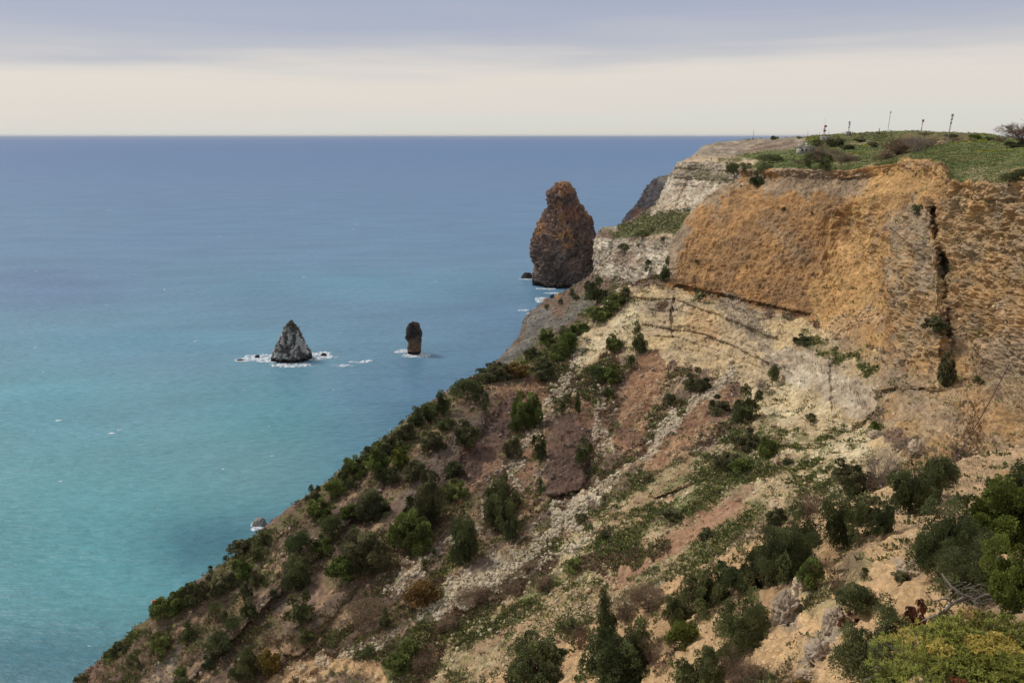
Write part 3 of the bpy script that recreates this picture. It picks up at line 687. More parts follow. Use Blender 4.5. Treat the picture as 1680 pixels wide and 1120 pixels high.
def c_small(u, v, G, D):
    n1, n2 = fbm(G/3.+9, 4), fbm(G/1.1+5, 4)
    c = np.array(s2l((104, 92, 86)))*np.ones(G.shape); c = mixc(c, s2l((72, 64, 62)), sstep(.42, .58, n1))
    c = mixc(c, s2l((150, 122, 98)), sstep(555, 562, v+(n1-.5)*16)*.8); c = mixc(c, s2l((44, 42, 40)), 1-sstep(.8, 1.8, G[..., 2]+(n1-.5)*2))
    return c*(1+(n2-.5)[..., None]*.9)
stack_rock('sea_stack', [(528,677,683),(531,672,687),(536,669,688),(541,667,690),(548,668,692),(554,666,690),(559,670,691),(563,671,690),(571,669,690),(577,670,689),(584,672,687)],
           412, 581, .8, 1.5, c_small, 'small dark pillar shaped sea stack with a tan foot, standing alone in the water', 'sea stack', 3, nr=200, nc=200)
def c_dark(u, v, G, D):
    n2 = fbm(G/1.1+5, 4); return np.array(s2l((64, 62, 62)))*(1+(n2-.5)[..., None]*.9)
def c_grey(u, v, G, D):
    n2 = fbm(G/1.+5, 4); return np.array(s2l((140, 136, 130)))*(1+(n2-.5)[..., None]*1.0)
def c_tan(u, v, G, D):
    n2 = fbm(G/1.+5, 4); return np.array(s2l((178, 150, 128)))*(1+(n2-.5)[..., None]*.9)
sm = 'small rocks in the surf'
for (cu, bv, w, h, cf, lab) in [
    (422, 587, 9, 5, c_dark, 'small dark rock in the foam just left of the grey cone stack'),
    (531, 584, 10, 5, c_dark, 'small dark rock in the foam just right of the grey cone stack'),
    (394, 592, 16, 2.5, c_dark, 'low flat dark rock awash at the far end of the cone stack surf'),
    (865, 457, 20, 10, c_dark, 'low dark wedge rock at the seaward foot of the reddish stack'),
    (877, 466, 8, 16, c_dark, 'upright black rock leaning on the foot of the reddish stack'),
    (425, 863, 24, 14, c_grey, 'grey boulder in white surf below the scrub covered slope'),
    (896, 497, 13, 9, c_tan, 'tan boulder in the surf between the reddish stack and grey bluff'),
    (884, 505, 9, 5, c_dark, 'black wet rock beside the tan boulder below the grey bluff'),
    (906, 489, 9, 6, c_dark, 'dark rock at the water line behind the tan boulder'),
    (872, 512, 7, 3, c_dark, 'tiny black rock awash at the tip of the grey bluff')]:
    p = seapt(cu, bv); d = proj(p)[2]
    stack_rock('sea_rock', [(bv-h, cu-w*.15, cu+w*.2), (bv-h*.8, cu-w*.3, cu+w*.34), (bv-h*.35, cu-w*.45, cu+w*.45), (bv+1.5, cu-w*.52, cu+w*.52)], float(d), bv, .8, .7, cf, lab, 'rock', cu % 17, sm, 40, 48)

# surf: thin broken patches of foam lying on the water
def foam_mat():
    m, n, l, b = mat_new('foam', .7, .2); b.inputs[0].default_value = (*s2l((216, 222, 226)), 1)
    g = n.new('ShaderNodeNewGeometry'); mpn = n.new('ShaderNodeMapping'); mpn.inputs['Scale'].default_value = (1, .35, 1); l.new(g.outputs['Position'], mpn.inputs[0])
    t = n.new('ShaderNodeTexNoise'); t.inputs['Scale'].default_value = .75; t.inputs['Detail'].default_value = 6; t.inputs['Roughness'].default_value = .7; l.new(mpn.outputs[0], t.inputs[0])
    mr = n.new('ShaderNodeMapRange'); mr.inputs[1].default_value = .38; mr.inputs[2].default_value = .58; l.new(t.outputs[0], mr.inputs[0]); l.new(mr.outputs[0], b.inputs['Alpha']); return m
foam_m = foam_mat()
def foam(name, blobs, thr, step, seed, label):
    vs_, fs = [], []; n = 0
    for (u, v, ru, rv, k) in blobs:
        c = seapt(u, v); d = float(proj(c)[2]); sx = ru/F*d; sy = abs(seapt(u, v-rv)[1]-seapt(u, v+rv)[1])/2
        st = max(sx/60., .12); nx, ny = max(6, int(2*sx/st)), max(6, min(220, int(2*sy/st/1.3)))
        X, Y = np.meshgrid(np.linspace(-1, 1, nx), np.linspace(-1, 1, ny), indexing='ij')
        px_, py_ = c[0]+X*sx, c[1]+Y*sy; q = np.stack([px_, py_*.6, X*0+seed], -1)
        val = (1-np.clip(X**2+Y**2, 0, 1))*k*.5+(fbm(q/2.4, 5, .62)-.5)*1.25
        keep = (val[:-1, :-1] > thr) & (X**2+Y**2 < 1)[:-1, :-1]
        G = np.stack([px_, py_, .06+.08*fbm(q/1.2, 2)], -1).reshape(-1, 3)
        f = grid_faces(nx, ny)[keep.ravel()]
        vs_.append(G); fs.append(f+n); n += len(G)
    me = make_mesh(name, np.concatenate(vs_), np.concatenate(fs), foam_m, True); o = link(name, me); tag(o, label, 'foam', kind='stuff'); return o
foam('sea_foam', [(432,588,44,8,1.3),(520,584,26,9,1.35),(545,586,14,3,.8),(395,591,14,3,1.1),(478,599,40,5,1.05),(560,600,24,2.5,.6),(585,594,20,2,.6),
     (665,577,24,4,1.1),(682,583,28,5,1.2),(672,575,16,3,.9),(600,592,16,2,.6)], .22, .4, 3, 'white surf breaking around the cone stack and the small pillar stack')
foam('sea_foam', [(866,458,20,1.6,1.4),(885,468,14,1.4,1.4),(895,474,26,1.8,1.4),(905,481,18,1.6,1.4),(886,492,12,6,1.3),(896,502,12,4,1.3),(857,509,13,2,1.4),(872,514,12,2.4,1.1),(912,487,12,2,1.3)], .34, .4, 5,
     'streaks of surf on dark water between the reddish stack and the headland')
foam('sea_foam', [(416,860,15,9,1.15),(420,867,14,5,1.2),(765,637,26,9,.9),(745,644,20,5,.9),(790,622,18,5,.9),(815,598,14,4,.8)], .26, .3, 8, 'white surf at the grey boulder and along the foot of the slope')
caps = []
for (u, v, w) in [(182,711,11),(265,908,6),(146,1060,7),(95,690,12),(195,706,6),(450,725,7),(445,748,6),(585,368,6),(432,372,4),(755,460,7),(500,455,8),(240,438,5),(140,555,7),(320,560,6),(60,445,5),(440,700,5),(640,705,5),
                  (270,475,4),(180,345,3),(110,1063,5),(300,640,5),(70,610,6),(215,962,4),(98,790,6),(290,380,4),(360,388,5),(580,376,4),(480,345,4),(715,462,4),(640,500,5),(20,470,5),(175,500,5),(260,660,5),(365,770,4),(60,570,8),(545,640,5),(400,640,4),(700,880,4)]:
    caps.append((u, v, w*.8, max(.8, w*.13), .62))
foam('sea_foam', caps, .19, .4, 11, 'scattered small whitecaps on the open blue green sea')
wet = simple_mat('orange_rubber', (214, 104, 60), .45, .4, .1)
def floaty():
    p = seapt(253, 987); a = np.linspace(0, 2*math.pi, 28, endpoint=False); bb = np.linspace(0, 2*math.pi, 10, endpoint=False)
    A, B = np.meshgrid(a, bb, indexing='ij'); R_ = 1+.34*np.cos(B)
    G = np.stack([p[0]+.5*np.cos(A)*R_, p[1]+.7*np.sin(A)*R_*.9, p[2]+.1+.16*np.sin(B)], -1)
    f = grid_faces(29, 11); f = ((f//11) % 28)*10+(f % 11) % 10
    o = link('inflatable_dinghy', make_mesh('inflatable_dinghy', G.reshape(-1, 3), f, wet, True))
    fl = np.stack([p[0]+.5*np.cos(a)*.8, p[1]+.7*np.sin(a)*.75, a*0+p[2]+.1], -1)
    fo = link('boat_floor', make_mesh('boat_floor', fl, np.arange(28)[None], wet), o)
    tag(o, 'small orange inflatable floating alone on turquoise water near the scrub slope', 'inflatable')
floaty()

# ------------------------------------------------------------------ stones and low growth on the slopes
def ico():
    t = (1+5**.5)/2
    v = np.array([(-1,t,0),(1,t,0),(-1,-t,0),(1,-t,0),(0,-1,t),(0,1,t),(0,-1,-t),(0,1,-t),(t,0,-1),(t,0,1),(-t,0,-1),(-t,0,1)], float); v /= np.linalg.norm(v[0])
    f = np.array([(0,11,5),(0,5,1),(0,1,7),(0,7,10),(0,10,11),(1,5,9),(5,11,4),(11,10,2),(10,7,6),(7,1,8),(3,9,4),(3,4,2),(3,2,6),(3,6,8),(3,8,9),(4,9,5),(2,4,11),(6,2,10),(8,6,7),(9,8,1)])
    return v, f
IV, IF = ico()
def rots(n):
    a = rng.random((n, 3))*2*math.pi
    c, s = np.cos(a), np.sin(a); z, o = np.zeros(n), np.ones(n)
    Rz = np.stack([c[:, 0], -s[:, 0], z, s[:, 0], c[:, 0], z, z, z, o], -1).reshape(n, 3, 3)
    Rx = np.stack([o, z, z, z, c[:, 1], -s[:, 1], z, s[:, 1], c[:, 1]], -1).reshape(n, 3, 3)
    return Rz@Rx
def pick(si, wt, n):
    G, N, uvd, par, col, w = SCAT[si]
    vis = (uvd[:, 0] > -40) & (uvd[:, 0] < 1720) & (uvd[:, 1] < 1180) & (uvd[:, 2] > 3)
    wt = wt*vis; wt = wt*(ZB[np.clip((uvd[:, 1]/2).astype(int), 0, 659), np.clip((uvd[:, 0]/2).astype(int), 0, 899)] > uvd[:, 2]-6)
    return rng.choice(len(G), n, p=wt/wt.sum())
def stones(name, si, wt, n, szpx, label, tint=None):
    ids = pick(si, wt, n); G, N, uvd, par, col, w = SCAT[si]
    d = uvd[ids, 2]; s = szpx[0]*np.exp(rng.random(n)**2.2*math.log(szpx[1]/szpx[0]))*d/F
    sh = 1+(rng.random((n, 12, 1))-.5)*.7; v = IV[None]*sh*(.6+.7*rng.random((n, 1, 3)))
    v = np.einsum('nij,nkj->nki', rots(n), v)*s[:, None, None]+G[ids][:, None]+N[ids][:, None]*(s*.25)[:, None, None]
    c = col[ids]*(.85+.5*rng.random((n, 1))); t = np.array(s2l(tint or (196, 186, 168)))
    k = rng.random((n, 1))*.5; c = np.clip(c*(1-k)+t*k*(.8+.35*rng.random((n, 1))), 0, .7); c = np.repeat(c, 12, 0)
    f = (IF[None]+np.arange(n)[:, None, None]*12).reshape(-1, 3)
    o = link(name, make_mesh(name, v.reshape(-1, 3), f, stone_m, False, c)); tag(o, label, 'stones', kind='stuff')
stone_m = tint_mat('stone', nscales=((6.0, .15),), bump=())
leaf_m = {}
def tufts(name, si, wt, n, szpx, cols, label, nb=7, up=.9):
    ids = pick(si, wt, n); G, N, uvd, par, col, w = SCAT[si]
    d = uvd[ids, 2]; s = (szpx[0]+(szpx[1]-szpx[0])*rng.random(n)**2.5)*d/F
    a = rng.random((n, nb))*2*math.pi; r = rng.random((n, nb))**.5
    base = np.stack([np.cos(a)*r, np.sin(a)*r, rng.random((n, nb))*.55*up], -1)*s[:, None, None]
    dirn = base/np.maximum(s[:, None, None], 1e-6)+np.array([0, 0, .5])+(rng.random((n, nb, 3))-.5)*.8
    side = np.cross(dirn, rng.random((n, nb, 3))-.5); side /= np.linalg.norm(side, axis=-1, keepdims=True)+1e-9
    L = s[:, None, None]*.55; wd = s[:, None, None]*.28
    c0 = G[ids][:, None]+base
    q = np.stack([c0-side*wd, c0+side*wd, c0+dirn*L+side*wd*.5, c0+dirn*L-side*wd*.5], 2).reshape(-1, 3)
    f = np.arange(n*nb*4).reshape(-1, 4)
    cc = np.array([s2l(c) for c in cols])[rng.integers(0, len(cols), n)]*(.7+.6*rng.random((n, 1)))
    cc = np.repeat(np.repeat(cc, nb, 0)*(.8+.4*rng.random((n*nb, 1))), 4, 0)
    o = link(name, make_mesh(name, q, f, tuft_m, False, cc)); tag(o, label, 'ground cover', kind='stuff')
tuft_m = tint_mat('low_growth', nscales=(), bump=(), spec=.1)
def dens(si, k): 
    uvd = SCAT[si][2]; return SCAT[si][3][:, k]
def patchy(si, sc, lo, hi, seed=0): return sstep(lo, hi, fbm(SCAT[si][0]/sc+seed, 3))
# sheets: 0 hillside, 1 far headland, 2 cape, 3 plateau, 4 near spur
flat0 = 1-sstep(.5, .85, 1-np.abs(SCAT[0][1][:, 2])); flat4 = np.ones(len(SCAT[4][0]))
stones('rubble', 0, (SCAT[0][3][:, 3]**1.3)*(.15+patchy(0, 5, .42, .62, 4)), 19000, (.8, 4.2), 'pale broken stones lying in chutes and bands down the slope')
stones('rubble', 4, (.15+SCAT[4][3][:, 3])*(.1+patchy(4, 3, .45, .65, 4)), 20000, (.7, 4.0), 'loose pale stones scattered over the yellow soil of the near spur', (200, 180, 150))
stones('rubble', 1, SCAT[1][3][:, 3]+.05, 1500, (.8, 2.4), 'small stones below the far headland cliffs')
GR = [(100, 112, 62), (112, 118, 72), (126, 124, 82), (92, 104, 60), (136, 130, 90), (136, 136, 72), (116, 106, 76)]
tufts('undergrowth', 0, (SCAT[0][3][:, 2]**1.3)*(.05+patchy(0, 6, .42, .6, 1)), 60000, (1.2, 5), GR, 'patchy green and yellow low growth over the talus slope')
tufts('undergrowth', 0, SCAT[0][5][CI['dry']]+SCAT[0][5][CI['brown']]*.12*patchy(0, 9, .5, .6, 7)+.1*SCAT[0][5][CI['mixed']]*patchy(0, 7, .5, .6, 9), 26000, (1.2, 4.5), [(132, 106, 88), (120, 98, 80), (142, 122, 94), (118, 104, 88), (134, 100, 78)], 'reddish brown dry scrub in strips across the slope', nb=8)
tufts('undergrowth', 4, (.06+SCAT[4][3][:, 2]+.2*SCAT[4][5][CI['brown']])*patchy(4, 2.5, .5, .62, 1), 4200, (2, 9), [(104, 108, 66), (88, 96, 56), (128, 118, 84), (116, 110, 76)], 'small grey green cushions dotted over the near yellow soil', nb=12)
tufts('undergrowth', 1, SCAT[1][3][:, 2], 6000, (.9, 2.4), [(104, 110, 68), (116, 114, 76), (108, 100, 76)], 'low green and brown growth on the far headland bench and slope')
tufts('grass', 3, (.15+SCAT[3][3][:, 2])*(SCAT[3][5][CI['field']]+SCAT[3][5][CI['grass']]+SCAT[3][5][CI['olive']]+SCAT[3][5][CI['mixed']]), 30000, (.7, 2.2), [(102, 110, 64), (112, 116, 70), (124, 120, 80), (98, 104, 66)], 'green grass and weeds covering the plateau', nb=5)
tufts('grass', 3, SCAT[3][5][CI['field']]*patchy(3, 25, .55, .62, 5)*(SCAT[3][2][:, 1] < 262), 1500, (1.0, 2.4), [(168, 158, 48), (150, 150, 60)], 'patches of yellow flowering weeds in the plateau grass', nb=5)

# ------------------------------------------------------------------ plants
def tube(pts, rad, ns=5):
    pts = np.asarray(pts, float); n = len(pts); t = np.gradient(pts, axis=0); t /= np.linalg.norm(t, axis=1, keepdims=True)+1e-9
    a = np.cross(t, [.31, .2, .93]); a /= np.linalg.norm(a, axis=1, keepdims=True)+1e-9; b = np.cross(t, a)
    an = np.linspace(0, 2*math.pi, ns, endpoint=False)
    v = pts[:, None]+np.asarray(rad)[:, None, None]*(np.cos(an)[None, :, None]*a[:, None]+np.sin(an)[None, :, None]*b[:, None])
    f = grid_faces(n, ns+1); f = (f//(ns+1))*ns+(f % (ns+1)) % ns
    return v.reshape(-1, 3), f
def join(parts):
    vs_, fs, n = [], [], 0
    for v, f in parts: vs_.append(v); fs.append(f+n); n += len(v)
    return np.concatenate(vs_), np.concatenate(fs)
def wood(r, limbs, ends, r0=.035, thin=1.0):
    """trunk from the ground with limbs to clump centres, unit height"""
    top = np.array([r.uniform(-.06, .06), r.uniform(-.06, .06), .72]); k = np.array([r.uniform(-.1, .1), r.uniform(-.1, .1), .35])
    pts = np.array([(0, 0, -.12), (0, 0, 0), k*.5+[.02, 0, 0], k, (k+top)/2+[.02, .02, 0], top]); out = [tube(pts, np.array([1.3, 1.1, .8, .62, .4, .12])*r0*thin, 6)]
    for e in ends[:limbs]:
        s = pts[2]*(1-.6)+pts[3]*.6 if e[2] < .6 else pts[4]; m = (s+e)/2+np.array([r.uniform(-.04, .04), r.uniform(-.04, .04), -.04])
        out.append(tube([s, m, e], np.array([.5, .3, .1])*r0*thin, 4))
    return join(out)
def crown(r, shape, n, leaf, nblob, elong=2.2):
    """foliage: small leaf faces on many overlapping uneven clumps; unit height, radius about .5"""
    rg = np.random.default_rng(r.randrange(1 << 30)); cs = []
    for i in range(nblob):
        h = rg.random()**.8; a = rg.random()*2*math.pi
        if shape == 'cone': z = .1+.84*h; env = .42*(1-h**1.5)+.05
        elif shape == 'round': z = .14+.72*h; env = .42*math.sqrt(max(0, 1-(2*h-1.0)**2*.9))
        elif shape == 'flat': z = .3+.5*h; env = .46*math.sqrt(max(0, 1-(h)**2*.8))
        else: z = .08+.82*h; env = .40*(1-.55*h)+.07*math.sin(h*9+i)
        rr = env*(.35+.75*rg.random()**.6)
        cs.append((math.cos(a)*rr, math.sin(a)*rr, z, (.075+.095*rg.random())*(1-.35*h if shape == 'cone' else 1)))
    if n > 3000 and shape != 'flat':
        cs = []; nl = 5 if n < 9000 else (7 if n < 30000 else 9)
        if shape == 'cone': nl = 3
        for j in range(nl):
            a = j*2.4+rg.random()*1.2; r0 = (.04 if j == 0 else .2+.17*rg.random()); top = 1.0 if j == 0 else .5+.42*rg.random()
            if shape == 'cone' and j: r0 *= .55; top *= .9
            wr = (.19+.08*rg.random())*(1.1 if shape == 'round' else .95)
            for i in range(nblob//nl):
                h = rg.random(); b2 = rg.random()*6.283; rr = wr*(1-.75*h**2.2)*math.sqrt(rg.random())*1.15
                cs.append((math.cos(a)*r0*(.8+.3*h)+math.cos(b2)*rr, math.sin(a)*r0*(.8+.3*h)+math.sin(b2)*rr, .12+(top-.19)*h, (.065+.08*rg.random())*(1-.25*h)))
        nblob = len(cs)
    cs = np.array(cs); w = cs[:, 3]**2; b = rg.choice(nblob, n, p=w/w.sum())
    dv = rg.normal(size=(n, 3)); dv[:, 2] = dv[:, 2]*.8+.25; dv /= np.linalg.norm(dv, axis=1, keepdims=True)
    rad = cs[b, 3]*(.55+.5*rg.random(n)**.5)*(1+.35*(vn(dv*3+b[:, None]*3.1)-.5)*2)
    p = cs[b, :3]+dv*rad[:, None]; p[:, 2] = np.maximum(p[:, 2], .0)
    out = dv*.9+np.array([0, 0, .45])+rg.normal(size=(n, 3))*.45; out /= np.linalg.norm(out, axis=1, keepdims=True)
    sd_ = np.cross(out, rg.normal(size=(n, 3))); sd_ /= np.linalg.norm(sd_, axis=1, keepdims=True)+1e-9
    L = leaf*(.6+.9*rg.random(n))[:, None]; wd = L/elong
    q = np.stack([p-sd_*wd*.5, p+out*L*.45-sd_*wd, p+out*L, p+out*L*.45+sd_*wd], 1).reshape(-1, 3)
    cl = .45+1.1*rg.random(nblob)**1.2                       # random clump brightness, lit and shaded clumps put into the tint
    c = np.repeat((cl[b]*(.75+.5*rg.random(n)))[:, None]*np.ones((1, 3)), 4, 0)
    return q, np.arange(n*4).reshape(-1, 4), c, cs
def leafmat(name, a, b, spec=.25, rough=.6):
    m, n, l, bs = mat_new(name, rough, spec)
    at = n.new('ShaderNodeAttribute'); at.attribute_name = 'tint'; oi = n.new('ShaderNodeObjectInfo')
    g = n.new('ShaderNodeNewGeometry'); t = n.new('ShaderNodeTexNoise'); t.inputs['Scale'].default_value = .9; l.new(g.outputs['Position'], t.inputs[0])
    add = n.new('ShaderNodeMath'); add.operation = 'ADD'; l.new(oi.outputs['Random'], add.inputs[0]); l.new(t.outputs[0], add.inputs[1])
    hf = n.new('ShaderNodeMath'); hf.operation = 'MULTIPLY_ADD'; hf.inputs[1].default_value = .9; hf.inputs[2].default_value = -.4; l.new(add.outputs[0], hf.inputs[0]); hf.use_clamp = True
    mx = n.new('ShaderNodeMix'); mx.data_type = 'RGBA'; mx.inputs[6].default_value = (*s2l(a), 1); mx.inputs[7].default_value = (*s2l(b), 1); l.new(hf.outputs[0], mx.inputs[0])
    v = n.new('ShaderNodeVectorMath'); v.operation = 'MULTIPLY'; l.new(mx.outputs[2], v.inputs[0]); l.new(at.outputs['Color'], v.inputs[1]); l.new(v.outputs[0], bs.inputs[0])
    tr = n.new('ShaderNodeBsdfTranslucent'); l.new(v.outputs[0], tr.inputs[0]); ms = n.new('ShaderNodeMixShader'); ms.inputs[0].default_value = .3
    l.new(bs.outputs[0], ms.inputs[1]); l.new(tr.outputs[0], ms.inputs[2]); l.new(ms.outputs[0], n['Material Output'].inputs[0])
    return m
LM = {'J': leafmat('juniper_foliage', (82, 92, 58), (110, 112, 72), .1), 'G': leafmat('spring_green_foliage', (102, 116, 60), (130, 136, 76), .12),
      'O': leafmat('olive_foliage', (100, 104, 70), (122, 116, 84), .12), 'Y': leafmat('autumn_foliage', (142, 128, 62), (128, 100, 58)),
      'N': leafmat('bright_juniper_foliage', (94, 102, 46), (122, 124, 60), .1), 'T': leafmat('brown_twig_haze', (142, 122, 98), (126, 106, 86), .05), 'R': leafmat('red_dry_foliage', (116, 76, 58), (108, 80, 62), .08)}
bark = simple_mat('bark', (104, 92, 80), .9, .1, .3, 8); greybark = simple_mat('weathered_wood', (124, 114, 104), .85, .15, .25, 10)
twig_m = simple_mat('brown_twigs', (124, 100, 84), .9, .1, .25, 4); twig_g = simple_mat('grey_twigs', (140, 126, 116), .9, .1, .2, 4)
def bare(r, n0=9, gen=4, spread=.75, th=.014):
    out = []
    def grow(p, dv, L, t, g):
        m = p+dv*L*.5+np.array([r.uniform(-1, 1), r.uniform(-1, 1), 0])*L*.09; e = p+dv*L+np.array([r.uniform(-1, 1), r.uniform(-1, 1), r.uniform(-.3, 1)])*L*.13
        out.append(tube([p, m, e], [t, t*.8, t*.55], 3))
        if g:
            for _ in range(3 if g > 1 else 4):
                q = m if r.random() < .35 else e
                nd = dv+np.array([r.uniform(-1, 1), r.uniform(-1, 1), r.uniform(-.35, .75)])*.62; nd /= np.linalg.norm(nd); grow(q, nd, L*r.uniform(.55, .78), t*.6, g-1)
    for i in range(n0):
        a = i*2.4+r.uniform(-.3, .3); s = spread*r.uniform(.2, 1); dv = np.array([math.cos(a)*s, math.sin(a)*s, 1.]); dv /= np.linalg.norm(dv); grow(np.array([0, 0, -.03]), dv, .34*r.uniform(.7, 1.1), th, gen-1)
    v, f = join(out); s = max(v[:, 2].max(), .01); v = v/s; k = .5/np.percentile(np.abs(v[:, :2]), 97); v[:, :2] *= k
    return v, f
TPL = {}
SH = {'J': ['cone', 'round', 'uneven', 'flat'], 'G': ['round', 'uneven', 'flat'], 'O': ['round', 'uneven'], 'Y': ['round', 'flat'], 'N': ['uneven', 'round'], 'R': ['round', 'flat'], 'T': ['round', 'flat']}
LODS = {0: (1100, .07, 26), 1: (5200, .040, 46), 2: (17000, .026, 80), 3: (46000, .0165, 130)}
def template(kind, shape, lod, var):
    k = (kind if kind in 'JGT' else 'G', shape, lod, var)
    if k not in TPL:
        r = random.Random(hash((k[1], lod, var, ord(k[0]))) & 0xffff if False else (sum(map(ord, k[1]))*31+lod*7+var*131+ord(k[0])))
        n, lf, nb = LODS[lod]; q, f, c, cs = crown(r, shape, n, lf*(1.0 if k[0] == 'J' else 1.15), nb, {'J': 2.4, 'G': 1.5, 'T': 9}[k[0]])
        TPL[k] = (q, f, c, wood(r, {0: 4, 1: 8, 2: 16, 3: 30}[lod], [x[:3] for x in sorted(cs.tolist(), key=lambda z: z[2])]))
    return TPL[k]
MESHC = {}
def crown_mesh(kind, shape, lod, var):
    k = (kind, shape, lod, var)
    if k not in MESHC:
        q, f, c, wd = template(*k)
        MESHC[k] = (make_mesh('crown', q, f, LM[kind], False, c), make_mesh('trunk', wd[0], wd[1], bark, True))
    return MESHC[k]
BARE = {}
def bare_mesh(lod, var, grey):
    k = (lod, var, grey)
    if k not in BARE:
        r = random.Random(lod*100+var+7); v, f = bare(r, *((16, 4, .8, .018) if lod == 0 else (14, 4, .8, .011) if lod < 2 else (16, 5, .85, .0065)))
        BARE[k] = make_mesh('branches', v, f, twig_g if grey else twig_m, False)
    return BARE[k]

